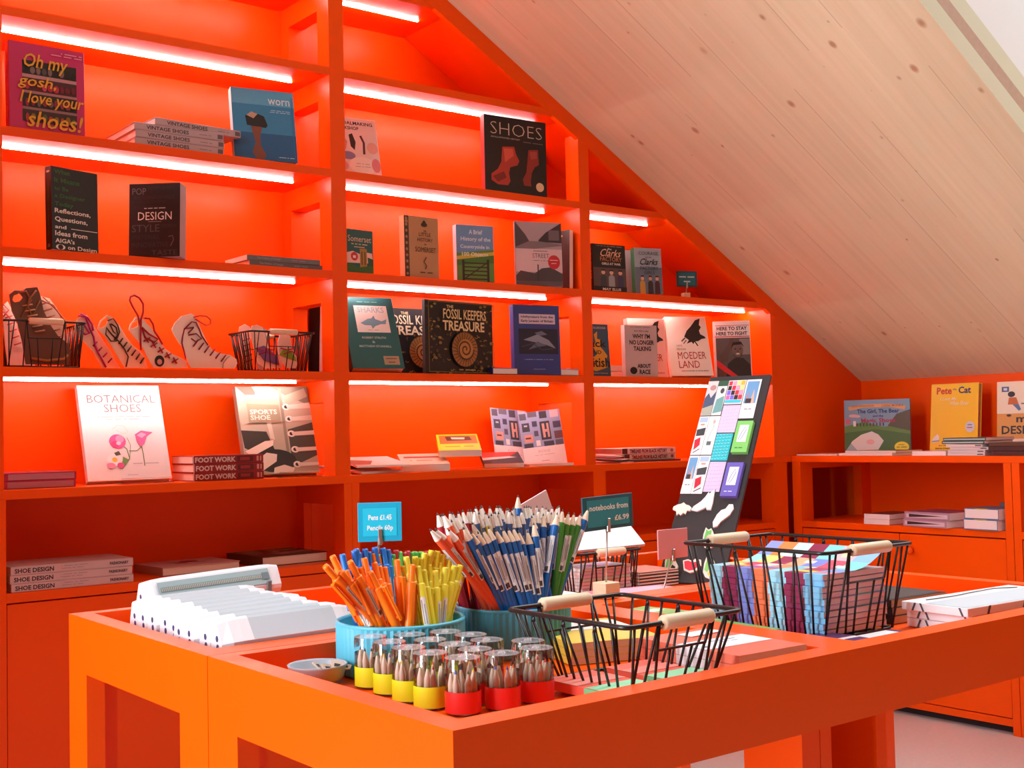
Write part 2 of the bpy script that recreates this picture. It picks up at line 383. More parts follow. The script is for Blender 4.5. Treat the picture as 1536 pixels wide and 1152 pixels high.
for ks, bi in rows:
    xa, xb = BAY[bi]
    for k in ks:
        z = ZS[k]; xe = min(xb, XR-(z-ZK+.03)/SL)
        cut = xe < xb
        b = MB()
        if cut:
            xt = XR-(z-ZK+.028)/SL; xu = XR-(z-TB-ZK+.028)/SL
            b.prism([(xa,z-TB),(min(xu,xb),z-TB),(xt,z),(xa,z)],.001,DEP,ORANGE)
        else: b.box((xa,.001,z-TB),(xb,DEP,z),ORANGE)
        b.obj('shelf',shelving)
        xl = (xe-.01) if cut else xb-.07
        b = MB(); b.bbox((xa+.004,.132,z-TB-.006),(xl,.140,z-TB-.0005),LED,.002); b.obj('light_strip',shelving)
    b = MB(); b.prism([(xa,ZE),(xb,ZE),(xb,zin(xb)),(xa,zin(xa))],DEP-.004,DEP+.01,ORANGE); b.obj('back_panel',shelving)
P4 = lambda d: [(.944,ZK+SL*(XR-.944)),(4.335,ZK+SL*(XR-4.335)),(4.335,ZK+SL*(XR-4.335)-d),(.944,ZK+SL*(XR-.944)-d)]
MB().prism(P4(.023),.018,DEP,ORANGE).obj('sloping_top',shelving); MB().prism(P4(.074),-.003,.018,ORANGE).obj('sloping_fascia',shelving)

wt = MB(); wt.bbox((.80,-.002,ZE-TB),(XR,DEP+.01,ZE),ORANGE,.0015); tag(wt.obj('worktop'),'long orange worktop running along the foot of the bookcase','worktop')
def base_unit(name, label, xa, xb, s0, s1, knob=None, open_at=()):
    r = root(name,label,'cabinet',T(0,0,0))
    for i,(p,q) in enumerate(((xa-s0,xa),(xb,xb+s1))):
        b = MB()
        b.box((p,0,0),(q,.077,ZE-TB),ORANGE); b.box((p,.283,0),(q,DEP,ZE-TB),ORANGE)
        b.box((p,.077,.0),(q,.283,ZL),ORANGE); b.box((p,.077,ZE-TB-.073),(q,.283,ZE-TB),ORANGE); b.obj('side_panel',r)
    MB().bbox((xa,-.001,ZL-TB),(xb,DEP,ZL),ORANGE,.0012).obj('shelf',r)
    MB().box((xa,DEP-.006,.1),(xb,DEP+.008,ZE-TB),ORANGE).obj('back_panel',r)
    MB().bbox((xa+.003,.004,.065),(xb-.003,.024,ZL-TB-.004),ORANGE,.001).obj('door',r)
    MB().box((xa,.03,.0),(xb,.05,.065),ORANGE).obj('plinth',r)
    return r
base_unit('base_cabinet','orange base cabinet with three shoe design books on its open shelf',1.009,2.099,.08,.029)
base_unit('base_cabinet','orange base cabinet behind the pens and pencils with an empty dark open shelf',2.158,3.221,.029,.032)
base_unit('base_cabinet','orange base cabinet in the room corner behind the black display board',3.285,4.30,.032,.09)

# counter along the low wall
XC = 4.42
wt = MB(); wt.bbox((XC,-2.7,ZE-TB),(XR,-.004,ZE),ORANGE,.0015); tag(wt.obj('worktop'),'orange worktop along the low wall carrying the picture books','worktop')
def wall_unit(label, y1, y0, w1, w0, doors, shelf=True):
    r = root('base_cabinet',label,'cabinet',T(0,0,0))
    for p,q in ((y1,y1+w1),(y0-w0,y0)):
        b = MB()
        b.box((XC,p,0),(XC+.085,q,ZE-TB),ORANGE); b.box((XR-.09,p,0),(XR-.01,q,ZE-TB),ORANGE); b.box((XC+.085,p,0),(XR-.09,q,ZL),ORANGE); b.box((XC+.085,p,ZE-TB-.03),(XR-.09,q,ZE-TB),ORANGE)
        b.obj('side_panel',r)
    MB().bbox((XC-.001,y0,ZL-TB),(XR-.01,y1,ZL),ORANGE,.0012).obj('shelf',r)
    MB().box((XR-.02,y0,.1),(XR-.008,y1,ZE-TB),ORANGE).obj('back_panel',r)
    MB().bbox((XC,y0,.034),(XC+.03,y1,.062),ORANGE,.001).obj('bottom_rail',r)
    MB().box((XC+.05,y0,0),(XC+.06,y1,.06),M('#2c2226',.8)).obj('plinth',r)
    for a,c,kn in doors:
        d = MB().bbox((XC+.002,a,.066),(XC+.022,c,ZL-TB-.005),ORANGE,.001).obj('door',r)
        kb = MB(); kb.lathe([(0,0),(.008,0),(.007,.008),(.013,.014),(.017,.021),(.015,.028),(.008,.032),(0,.033)],(0,0,0),ORANGE,16)
        k = kb.obj('knob',d); k.matrix_local = T(XC+.002,kn,.684) @ Matrix.Rotation(-PI/2,4,'Y')
    return r
wall_unit('orange two door cabinet with open shelf of stacked books under the picture books',-.05,-1.03,.045,.031,[(-.551,-.053,-.497),(-1.027,-.555,-.612)])
wall_unit('orange cabinet continuing the low wall counter past the frame edge',-1.095,-2.1,.031,.03,[(-1.6,-1.098,-1.55),(-2.09,-1.604,-1.66)])

# ------------------------------------------------------------------ the display table: two tray tables pushed together
ZT, ZFB, ZFA = .891, .855, .831
def tray_table(name, label, x0, x1, y0, y1, zf, rails, legs, divider=None):
    """rails = widths (left, right, front, back)"""
    r = root(name,label,'table',T(0,0,0)); a,b_,c,d = rails; za = .794
    def rail(n, p, q): MB().box((p[0],p[1],za),(q[0],q[1],ZT),ORANGE).obj(n,r)
    rail('side_rail',(x0,y0),(x0+a,y1)); rail('side_rail',(x1-b_,y0),(x1,y1))
    rail('front_rail',(x0+a,y0),(x1-b_,y0+c)); rail('back_rail',(x0+a,y1-d),(x1-b_,y1))
    MB().box((x0+a,y0+c,zf-.02),(x1-b_,y1-d,zf),ORANGE).obj('tray_floor',r)
    if divider: rail('divider',(divider[0],y0+c),(divider[1],y1-d))
    for pts in legs:
        b = MB(); b.prism(pts,0,za,ORANGE,None,'z'); b.obj('leg',r)
    return r
L_ = lambda x,y,sx,sy,w=.075,d=.09,t=.032: [(x,y),(x+sx*w,y),(x+sx*w,y+sy*t),(x+sx*t,y+sy*t),(x+sx*t,y+sy*d),(x,y+sy*d)]
tray_table('display_table','orange tray table nearest the bookcase holding the zip pencil cases',.739,2.232,-1.941,-1.349,ZFA,(.0355,.035,.053,.029),
   [L_(.739,-1.349,1,-1),L_(.739,-1.941,1,1,.075,.099),L_(2.232,-1.349,-1,-1),L_(2.232,-1.941,-1,1)])
tray_table('display_table','orange tray table in front holding pens, pencil tubs and wire baskets',.739,2.232,-2.546,-1.943,ZFB,(.0355,.035,.040,.025),
   [L_(.739,-1.943,1,-1,.075,.093),L_(.739,-2.546,1,1),L_(2.232,-1.943,-1,-1),L_(2.232,-2.546,-1,1),
    [(1.638,-2.27),(1.684,-2.27),(1.684,-2.257),(1.638,-2.257)],
    [(1.686,-2.27),(1.715,-2.27),(1.715,-2.12),(1.841,-2.12),(1.841,-2.27),(1.87,-2.27),(1.87,-2.1),(1.686,-2.1)]],(1.393,1.470))

# ------------------------------------------------------------------ books standing on the shelves
ZA_, ZB_, ZC_, ZD_ = ZS['a'], ZS['b'], ZS['c'], ZS['d']
rr = random.Random(3)
def blobs(u0,u1,v,n,ru,rv,cols):
    return [('e',u0+(u1-u0)*(i+.5)/n,v+rr.uniform(-.01,.01),ru*rr.uniform(.7,1.1),rv*rr.uniform(.7,1.1),rr.choice(cols)) for i in range(n)]
SB = 'books standing on the shelving'
def B(*a, **k):
    k.setdefault('group', SB); return book(*a, **k)
# bay one
art_ = [('r',.17,.2,.89,.36,'#241c20'),('r',.17,.36,.89,.4,'#b98a92'),('r',.17,.4,.89,.55,'#4a1f2a'),('r',.17,.55,.89,.58,'#a8787e'),('r',.17,.58,.89,.74,'#2b2024'),('r',.17,.74,.89,.77,'#8f6c70'),('r',.17,.77,.89,.91,'#3a2a26')]
for v,cs in ((.31,['#54484a','#7a6a68','#15100f']),(.49,['#b32448','#d8405e','#6d1028']),(.68,['#6a5a50','#8a2a38','#1a1416']),(.86,['#4e5c2c','#83661f','#a03c28'])):
    art_ += blobs(.19,.88,v,9,.035,.045,cs)
art_ += [('t','A HISTORY OF',.68,.055,.97,.075,'#e7a0bf'),('t','SHOES FROM PAST',.55,.085,.97,.105,'#e7a0bf'),
  ('t','Oh my',.18,.12,.76,.33,'#e0a92e',.012,.05),('t','gosh,',.12,.38,.62,.54,'#e0a92e',.012,.05),('t','I love your',.14,.56,.97,.74,'#e0a92e',.012,.05),('t','shoes!',.24,.78,.95,.97,'#e0a92e',.012,.05)]
B('hardback_book','pink hardback about loving shoes with gold handwriting on a dark photo',1.136,.012,ZB_,1.4,1.5,.218,.254,.034,'#c01a66',art_,[('t','Oh my gosh, I love your shoes!',.1,.3,.9,.75,'#e0609a')])
B('hardback_book','blue hardback lettered worn with a shoe sinking in water',1.846,.03,ZB_,-10.7,10.6,.211,.251,.03,'#2f86b8',
 [('r',0,.62,1,1,'#1f5f93'),('r',0,0,1,.22,'#55a9d2'),('t','worn',.58,.12,.93,.2,'#dcebf3',0),('t','Shoes, memory and things',.62,.275,.93,.29,'#b6d8ea'),('t','people wear through life',.6,.3,.93,.315,'#b6d8ea'),
  ('p',[(.2,.39),(.34,.33),(.5,.38),(.55,.5),(.52,.54),(.22,.52)],'#1b2026'),('p',[(.22,.38),(.3,.325),(.4,.35),(.33,.42)],'#b9a08e'),('p',[(.28,.53),(.46,.53),(.42,.66),(.42,.8),(.5,.92),(.46,.99),(.34,.99),(.28,.9),(.34,.75)],'#7c4a3c'),('l',[(.96,.08),(.96,.95)],.012,'#2a75a8'),('t','MEMORIES IN SHOES',.7,.935,.95,.95,'#c8dfec')],
 [('r',0,0,1,1,'#e4e6ea')])
B('paperback_book','black paperback of green and white sans lettering about being a designer',1.214,.012,ZC_,17,1,.158,.244,.03,'#151417',
 [('t','What',.06,.03,.4,.085,'#2f6a34'),('t','It Means',.06,.13,.6,.19,'#2f6a34'),('t','to Be',.06,.235,.36,.285,'#2f6a34'),('t','a Designer',.06,.325,.72,.385,'#2f6a34'),('t','Today',.06,.42,.46,.49,'#2f6a34'),
  ('t','Reflections,',.06,.5,.83,.565,'#e6e2dc'),('t','Questions,',.06,.6,.76,.665,'#e6e2dc'),('t','and',.06,.7,.3,.745,'#e6e2dc'),('r',.4,.727,.97,.735,'#e6e2dc'),('t','Ideas from',.06,.77,.75,.83,'#e6e2dc'),("t","AIGA's",.06,.86,.47,.915,'#e6e2dc'),
  ('e',.17,.965,.1,.032,'#e6e2dc'),('e',.17,.965,.055,.03,'#151417'),('t','on Design',.32,.935,.95,1.0,'#e6e2dc')],
 [('e',.06,.5,.014,.28,'#d8d4cc'),('t','What It Means to Be a Designer Today',.2,.3,.83,.7,'#2f5a34'),('r',.93,.3,.97,.7,'#6d6a66')],hard=False)
dz = [('t',s,u0,v0,u1,v1,c,0) for s,u0,v0,u1,v1,c in (('POP',.06,.06,.33,.15,'#6f7175'),('TEMPORARY',.36,.04,.9,.09,'#3a3b3f'),('ECONOMIES',.1,.17,.9,.215,'#38393d'),('STRUCTURE',.06,.235,.72,.27,'#323338'),('MODERN',.1,.3,.7,.34,'#2f3035'),('STYLE',.06,.56,.6,.66,'#55575c'),('TOMORROW',.62,.56,.94,.61,'#3a3b3f'),('MATERIAL',.08,.7,.6,.76,'#36373c'),('INNOVATIVE',.06,.8,.78,.87,'#3a3b40'),('TASTE',.45,.91,.95,.98,'#4c4e52'))]
B('paperback_book','thick charcoal design paperback turned to show its page edges',1.452,.012,ZC_,-42,3,.160,.230,.055,'#212227',
 dz+[('t','THE WORDS THAT CHANGED',.3,.33,.72,.35,'#d5d5d5'),('t','DESIGN',.18,.39,.84,.5,'#efeeec',0),('r',.38,.52,.64,.525,'#a9a9a9'),('l',[(.78,.73),(.86,.72),(.88,.78),(.82,.86)],.012,'#77797d')],pages=M('#a89aa0',.8),hard=False)
B('hardback_book','large white botanical shoes book on a clear stand with pink flowers',1.410,.11,ZE,-4.7,23.6,.257,.325,.025,'#e2dcdf',
 [('t','The',.44,.05,.52,.085,'#7a7074',0),('t','BOTANICAL',.1,.105,.93,.19,'#6d6266',.0),('t','SHOES',.29,.205,.74,.29,'#6d6266',.0),('t','AN EXHIBITION OF SHOES ADORNED WITH FLOWERS',.2,.33,.84,.345,'#a8a0a4'),('t','FROM STEM TO STITCH',.3,.36,.7,.372,'#a8a0a4'),
  ('l',[(.36,.47),(.42,.43),(.5,.44),(.54,.5),(.48,.52),(.4,.48)],.006,'#b8c0b4'),('l',[(.4,.6),(.5,.68),(.52,.78),(.42,.88)],.012,'#5d7d48'),('l',[(.52,.56),(.55,.64),(.52,.78)],.008,'#6f8d58'),('l',[(.52,.7),(.62,.7),(.68,.66)],.01,'#6f8d58'),('l',[(.68,.62),(.69,.74),(.69,.86)],.012,'#5d7d48'),
  ('e',.4,.6,.1,.075,'#e0579a'),('e',.43,.575,.05,.04,'#f090bd'),('e',.37,.63,.05,.035,'#c93a80'),('e',.41,.62,.03,.02,'#f3c0d4'),('p',[(.62,.53),(.7,.49),(.84,.51),(.76,.55),(.72,.63),(.67,.66),(.63,.59)],'#d65a98'),('p',[(.64,.54),(.7,.51),(.76,.53),(.7,.57)],'#f0a0c6'),
  ('e',.34,.79,.09,.065,'#f3e6ea'),('e',.34,.79,.03,.025,'#e8b83a'),('e',.29,.85,.05,.03,'#e48fb4'),('e',.4,.85,.04,.03,'#d64a86'),('p',[(.44,.76),(.5,.79),(.47,.84),(.43,.82)],'#6d9a50'),('p',[(.34,.72),(.4,.7),(.42,.74),(.36,.75)],'#4a4a3c'),('t','MILKA NORWOOD',.55,.825,.87,.845,'#b8aeb2'),('t','publisher',.47,.945,.6,.955,'#a49c9f')],
 [('r',0,0,1,1,'#d9d2d6')])
sp = [('r',0,0,1,1,'#b9b09c'),('p',[(0,.0),(.22,0),(.3,.12),(.12,.1)],'#6c6658'),('p',[(.48,0),(1,0),(1,.22),(.7,.12)],'#7d7a6a'),('p',[(0,.5),(.34,.52),(.42,.72),(.2,.78),(.02,.7)],'#35332c'),('r',.58,.02,.62,.9,'#8f8a78'),('p',[(.64,.5),(1,.42),(1,.8),(.64,.92)],'#4a473d'),('r',.26,.0,.46,.1,'#e2d6cf'),('e',.4,.85,.3,.13,'#2b2a26'),('p',[(.62,.12),(.95,.02),(.98,.12),(.68,.22)],'#a8a490')]
for k,(y,x) in enumerate(((.24,.66),(.38,.68),(.55,.68),(.73,.7),(.9,.7))):
    sp += [('e',x,y,.055,.037,'#efe9df'),('e',x,y,.028,.02,'#2a2824'),('p',[(x,y-.02),(1,y-.05+.02*k*.4),(1,y+.015),(x+.02,y+.025)],'#ddd4c6')]
sp += [('p',[(.02,.74),(.3,.63),(.42,.62),(.4,.68),(.1,.8)],'#e8e0d2'),('p',[(.06,.9),(.3,.76),(.44,.78),(.42,.86),(.16,.99),(.04,.99)],'#e2d9cb'),('p',[(.36,.42),(.42,.42),(.44,.62),(.38,.6)],'#ded5c5'),('p',[(.38,.93),(.52,.9),(.66,.94),(.62,.99),(.36,.99)],'#e5dccd'),
  ('r',.12,.1,.56,.42,'#9c977c'),('p',[(.12,.1),(.56,.1),(.56,.22),(.12,.2)],'#b3ae94'),('t','SPORTS',.15,.27,.52,.325,'#f0eadc',.02),('t','SHOE',.15,.335,.42,.39,'#f0eadc',.02),('t','A History from Field',.2,.395,.5,.407,'#b35a3a')]
B('hardback_book','sports shoe book on a clear stand with a laced canvas trainer photo',1.922,.088,ZE,-6,19.3,.257,.313,.03,'#8d8878',sp)
for nm,x,y,yaw,lean,w_ in (('clear acrylic stand under the white botanical shoes book',1.43,.045,-4.7,24,.16),('clear acrylic stand under the laced trainer photo book',1.95,.045,-6,20,.15)):
    m = pose(x,y,ZE,yaw)
    s_ = root('book_stand',nm,'book stand',m)
    MB().bbox((-w_/2,-.03,0),(w_/2,.03,.003),CLEAR,.0008).obj('base',s_)
    MB().bbox((-w_/2,-.03,.003),(w_/2,-.027,.018),CLEAR,.0008).obj('lip',s_)
# bay two
B('hardback_book','large black shoes hardback picturing two red sculpted heels',2.878,.012,ZB_,-3.7,0,.285,.289,.025,'#171417',
 [('t','SHOES',.1,.08,.93,.24,'#c9bfae',-.022),('t','AN ILLUSTRATED HISTORY',.1,.27,.57,.29,'#a8a098'),('t','REBECCA SHAWCROSS',.62,.29,.95,.31,'#6d6866'),
  ('p',[(.28,.4),(.47,.38),(.5,.48),(.55,.56),(.52,.62),(.4,.66),(.38,.74),(.4,.84),(.36,.9),(.2,.9),(.1,.85),(.1,.77),(.2,.7),(.26,.6)],'#b03a2c'),('p',[(.3,.42),(.45,.41),(.46,.5),(.32,.6)],'#cf5a45'),('p',[(.12,.8),(.3,.72),(.34,.8),(.2,.87)],'#7c2620'),
  ('p',[(.7,.4),(.86,.38),(.87,.58),(.8,.62),(.75,.7),(.73,.82),(.74,.88),(.62,.88),(.6,.8),(.66,.7),(.68,.56)],'#8c2f26'),('p',[(.72,.42),(.84,.41),(.84,.5),(.74,.52)],'#a5483a'),('e',.88,.88,.065,.06,'#e2c79c')],[('r',0,0,1,1,'#b84a48')])
B('paperback_book','pale shoemaking workshop paperback half hidden behind the upright',2.217,.06,ZB_,-7.7,14,.171,.223,.01,'#efdfe4',
 [('t','SANDALMAKING',.04,.06,.92,.12,'#26202a'),('t','WORKSHOP',.04,.15,.6,.21,'#26202a'),('p',[(.36,.3),(.44,.27),(.5,.42),(.46,.56),(.38,.5)],'#2b262b'),('l',[(.62,.3),(.68,.42),(.66,.62)],.05,'#5d2c3a'),('l',[(.2,.32),(.28,.42),(.24,.55)],.06,'#c9a0a8'),('e',.3,.66,.16,.07,'#8d86b8'),('e',.86,.5,.12,.1,'#eab7b0'),('e',.6,.82,.3,.15,'#f7eef0'),('e',.9,.8,.1,.12,'#d98a98'),('e',.16,.84,.12,.08,'#e59ca6'),('t','step by step',.46,.78,.76,.8,'#b9aeb4'),('t','guide to making',.44,.83,.78,.85,'#b9aeb4')],hard=False)
B('paperback_book','small green paperback titled Somerset showing a church tower',2.188,.02,ZC_,5.6,1,.116,.151,.012,'#1f5a58',
 [('t','Somerset',.08,.14,.93,.28,'#d9b9a0',0),('t','100 Fun and Family',.2,.31,.8,.36,'#bfae98'),('t','Adventures',.3,.38,.7,.42,'#bfae98'),('p',[(0,.55),(.25,.5),(.5,.56),(.6,.5),(.95,.52),(1,.75),(0,.78)],'#efc6bc'),('e',.3,.62,.13,.1,'#c8323a'),('r',.25,.6,.35,.66,'#efe0d0'),('r',.5,.43,.76,.9,'#a9803a'),('r',.55,.5,.6,.8,'#6d5226'),('r',.66,.5,.71,.8,'#6d5226'),('p',[(0,.78),(.5,.86),(1,.8),(1,1),(0,1)],'#3d6a30'),('p',[(.78,.62),(1,.66),(1,.8),(.8,.82)],'#2d5a3c')],hard=False)
B('hardback_book','tan little history of Somerset hardback with a dark patterned spine edge',2.443,.015,ZC_,1.9,1,.150,.219,.03,'#b98a5e',
 [('r',0,0,.13,1,'#4a3328')]+blobs(.03,.1,.1,2,.03,.03,['#a97a50'])+[('e',.06,.1*i+.05,.035,.025,'#a97a50') for i in range(10)]+[('e',.58,.13,.09,.035,'#3e2c22'),('p',[(.5,.13),(.66,.13),(.6,.06),(.56,.06)],'#3e2c22'),('t','THE ',.55,.22,.64,.245,'#4a3426'),('t','LITTLE',.42,.26,.76,.32,'#4a3426',0),('t','HISTORY',.37,.35,.82,.41,'#4a3426',0),('t','OF',.56,.44,.63,.47,'#4a3426'),('t','SOMERSET',.3,.5,.9,.58,'#4a3426',0),('l',[(.62,.66),(.54,.74),(.62,.8),(.58,.86)],.03,'#6a4c36'),('t','MIKE DEAN',.42,.9,.8,.93,'#4a3426')],[('r',0,0,1,1,'#d9b890')])
B('hardback_book','blue and green countryside history book with a field gate',2.683,.02,ZC_,-12,1,.151,.210,.03,'#6a94c2',
 [('t','A Brief',.34,.08,.7,.16,'#d3e2ef'),('t','History of the',.12,.21,.92,.3,'#d3e2ef'),('t','Countryside in',.1,.35,.88,.43,'#d3e2ef'),('p',[(0,.5),(.4,.47),(1,.42),(1,1),(0,1)],'#5d8a3c'),('p',[(0,.56),(.5,.5),(1,.46),(1,.56),(0,.66)],'#c3b24a'),('t','100 Objects',.14,.48,.84,.57,'#e4e2c8'),('p',[(0,.62),(1,.52),(1,.66),(0,.72)],'#46762f')]+[('r',.14,.66+.07*i,.86,.685+.07*i,'#3b3222') for i in range(5)]+[('r',.14,.62,.2,1,'#332a1c'),('r',.8,.6,.86,1,'#332a1c'),('l',[(.2,.95),(.8,.66)],.03,'#3b3222')],[('r',0,0,1,1,'#c4cfe0')])
B('paperback_book','grey street history book showing an old photo of a high street',2.983,.015,ZC_,-17.2,1.4,.193,.249,.012,'#a99aa2',
 [('p',[(0,.0),(.22,.2),(.3,.3),(0,.42)],'#4d464c'),('p',[(1,0),(.66,.16),(.5,.28),(.5,.31),(1,.32)],'#3a343a'),('r',.72,.12,.95,.28,'#6b626a'),('p',[(0,.4),(.3,.3),(.5,.3),(1,.34),(1,.36),(0,.46)],'#7d7278'),('r',0,.42,1,.78,'#d3bcc2'),('t','STREET',.36,.49,.72,.56,'#5a4f58',0),('t','SOMEWHERE',.38,.44,.7,.465,'#7d727a'),('t','A HISTORY OF THE TOWN',.34,.59,.74,.61,'#7d727a'),('p',[(0,.84),(.1,.76),(.4,.8),(.55,.72),(.75,.7),(1,.8),(1,1),(0,1)],'#4a4248'),('r',.46,.66,.485,.95,'#3a343a'),('r',0,.92,1,1,'#5e545a'),('e',.82,.62,.13,.11,'#c42a34'),('t','SIGNED',.73,.58,.91,.6,'#eac8c8'),('t','COPY',.76,.63,.88,.65,'#eac8c8')],[('r',0,0,1,1,'#8a7d85')],hard=False)
B('paperback_book','black and yellow paperback showing only its spine beside the high street book',3.13,.10,ZC_,-80,2,.15,.235,.022,'#1a181a',[('t','LOCAL',.2,.06,.8,.12,'#c9a634')],[('r',.12,.2,.45,.8,'#b8962e'),('t','AN OLD TOWN WALK',.5,.25,.92,.75,'#d9d2c4')],hard=False)
B('hardback_book','teal sharks hardback leaning back on the shelf above the counter books',2.258,.02,ZD_,-11.2,25,.192,.287,.035,'#176468',
 [('t','NATURAL HISTORY LIBRARY',.3,.06,.7,.075,'#7fb3b2'),('r',.22,.12,.86,.5,'#dfe6e6'),('t','SHARKS',.28,.14,.8,.22,'#9fc3cc'),('p',[(.3,.37),(.45,.31),(.53,.3),(.58,.26),(.6,.31),(.72,.34),(.82,.31),(.79,.38),(.7,.38),(.58,.41),(.52,.45),(.5,.4),(.38,.4)],'#6fa6bf'),('t','White shark',.42,.46,.64,.475,'#99aabb'),('t','ROBERT STRUTH',.28,.56,.74,.59,'#a9c9c6'),('t','&',.46,.62,.52,.65,'#a9c9c6'),('t','MATTHEW STUNNELL',.2,.68,.82,.71,'#a9c9c6'),('r',.62,.83,.92,.95,'#a99a80'),('t','COLLECTORS',.66,.85,.88,.88,'#6d604c'),('t','EDITION',.7,.9,.84,.93,'#6d604c')],[('r',0,0,1,1,'#20201f')])
B('hardback_book','second sharks book seen edge on with white spine through the upright opening',2.158,.262,ZD_,-82,2,.13,.26,.035,'#17181a',[('r',.5,0,1,1,'#d8ccce'),('t','SHARKS',.62,.1,.9,.7,'#5a3a3e')],[('r',0,0,1,1,'#cfc3c6'),('t','SHARKS',.2,.15,.85,.85,'#4a3a3c')])
fos = [('r',0,0,1,1,'#171614')]
for i in range(150):
    u, v = rr.random(), rr.random()
    if .2 < u < .8 and (v < .4 or ((u-.55)**2+(v-.64)**2) < .06): continue
    c = rr.choice(['#7d6a34','#5d5230','#8f7a3e','#4a4226'])
    if rr.random() < .5: fos.append(('e',u,v,.022*rr.uniform(.5,1.2),.02*rr.uniform(.5,1.2),c))
    else:
        a_ = rr.random()*6.28; fos.append(('l',[(u,v),(u+.03*math.cos(a_),v+.03*math.sin(a_)),(u+.05*math.cos(a_+.6),v+.05*math.sin(a_+.6))],.01,c))
def ammon(cx,cy,R):
    o = [('e',cx,cy,R,R*1.25,'#2a2018'),('e',cx,cy,R*.95,R*1.2,'#9c6a34')]
    for i in range(26):
        t = i*2*PI/26; o.append(('l',[(cx+R*.55*math.cos(t),cy+R*.68*math.sin(t)),(cx+R*.94*math.cos(t+.12),cy+R*1.18*math.sin(t+.12))],.008,'#5a3a1c'))
    sp_ = [(cx+R*.62*(1-i/40)*math.cos(i*.36),cy+R*.78*(1-i/40)*math.sin(i*.36)) for i in range(38)]
    return o+[('e',cx,cy,R*.58,R*.72,'#b07c40'),('l',sp_,.018,'#4a2e16')]
ttl = [('t','THE ',.28,.06,.38,.1,'#d8c998'),('t','FOSSIL KEEPERS',.23,.11,.87,.25,'#e0cf9a',.015),('t','TREASURE',.22,.27,.84,.41,'#e6d6a4',.025)]
fos2 = fos + ammon(.55,.66,.2) + ttl + [('t','AMY SPARKES',.45,.93,.7,.96,'#9a8a50'),('l',[(.02,.02),(.98,.02),(.98,.98),(.02,.98),(.02,.02)],.012,'#6d5c2c')]
B('picture_book','large black and gold fossil picture book with an orange ammonite',2.600,.015,ZD_,7.1,0,.333,.262,.015,'#171614',fos2,[('r',0,0,1,1,'#3a4048')])
B('picture_book','second fossil picture book half hidden behind the larger one and sharks',2.52,.15,ZD_,-4,8,.31,.25,.015,'#1a1c22',[x for x in fos if x[0]!='r'][::2]+ammon(.55,.66,.2)+[('t','THE ',.28,.06,.38,.1,'#d8c998'),('t','FOSSIL KEEPERS',.1,.11,.9,.25,'#d8d4b8',.015),('t','TREASURE',.12,.27,.88,.41,'#d8d4b8',.025)])
dark = '#2f3f86'
B('hardback_book','dark blue hardback about ichthyosaurs with a swimming reptile picture',2.966,.015,ZD_,-11,1.4,.200,.268,.03,dark,
 [('r',.12,.13,.9,.27,'#cfc6da'),('t','Ichthyosaurs from the',.16,.15,.86,.195,'#3a3350',.03),('t','Early Jurassic of Britain',.16,.21,.86,.255,'#3a3350',.03),('r',.1,.34,.95,.7,'#20243a'),('p',[(.2,.5),(.5,.42),(.75,.5),(.9,.62),(.7,.57),(.5,.54)],'#8a92a8'),('p',[(.3,.64),(.5,.52),(.7,.58),(.5,.6)],'#5d667f'),('p',[(.44,.4),(.6,.37),(.72,.42),(.56,.44)],'#6a748f'),('l',[(.16,.6),(.4,.55),(.6,.64),(.86,.62)],.02,'#39415e'),('t','A collection of specimens in the museum',.2,.77,.84,.79,'#8a94c8'),('t','PALAEONTOLOGY',.4,.91,.66,.925,'#8a94c8')],[('r',0,0,1,1,'#3d5098')])
flat('hardback_book','blue book lying flat between the fossil book and the ichthyosaurs book',2.80,.1,ZD_,0,.12,.19,.025,'#2a3a80',group=SB)
flat('hardback_book','pale blue book lying flat behind the ichthyosaurs book',3.10,.1,ZD_,0,.13,.19,.025,'#8fa0c8',group=SB)
buck = lambda: [('r',0,0,1,.66,'#8f9dc4')]+[('r',u,v,u+w_,v+h_,c) for u,v,w_,h_,c in ((.02,.02,.16,.12,'#4a4a5c'),(.22,.0,.22,.1,'#5a5464'),(.5,.01,.18,.13,'#2f3444'),(.76,.0,.2,.14,'#d0b8c0'),(.05,.2,.18,.16,'#3a3c4c'),(.08,.42,.2,.14,'#d89a8a'),(.3,.18,.12,.1,'#39405c'),(.32,.36,.1,.1,'#4a4f66'),(.48,.2,.24,.34,'#2f3440'),(.8,.22,.18,.12,'#47506c'),(.8,.4,.2,.14,'#6a4a50'),(.04,.58,.22,.08,'#3a3c4a'),(.34,.54,.1,.1,'#e6dfe2'),(.52,.57,.24,.09,'#3d4254'),(.8,.56,.18,.1,'#5c5f72'))]+[('r',.53,.24,.59,.5,'#c99a90'),('r',.64,.24,.69,.5,'#c99a90'),('r',.56,.35,.66,.4,'#c99a90'),('r',.1,.24,.18,.27,'#a9b0c4'),('r',.1,.47,.23,.5,'#5a3a38'),('r',0,.66,1,1,'#ecdcdf'),('t','BUCKLES',.36,.72,.64,.765,'#c4a0a6',0),('t','FROM THE COLLECTION',.26,.8,.74,.82,'#cbb6ba'),('t','MUSEUM',.4,.91,.6,.93,'#b98a90')]
B('booklet','front buckle booklet with blue photo grid and white foot, leaning by upright',3.089,.127,ZE,-34.7,17.2,.166,.225,.004,'#ecdcdf',buck(),roll=-5.9,hard=False)
B('booklet','second buckle booklet standing behind the front one, shaded pinker',2.985,.2,ZE,-3.3,17.3,.169,.235,.004,'#e6d2d6',buck(),roll=5.8,hard=False)
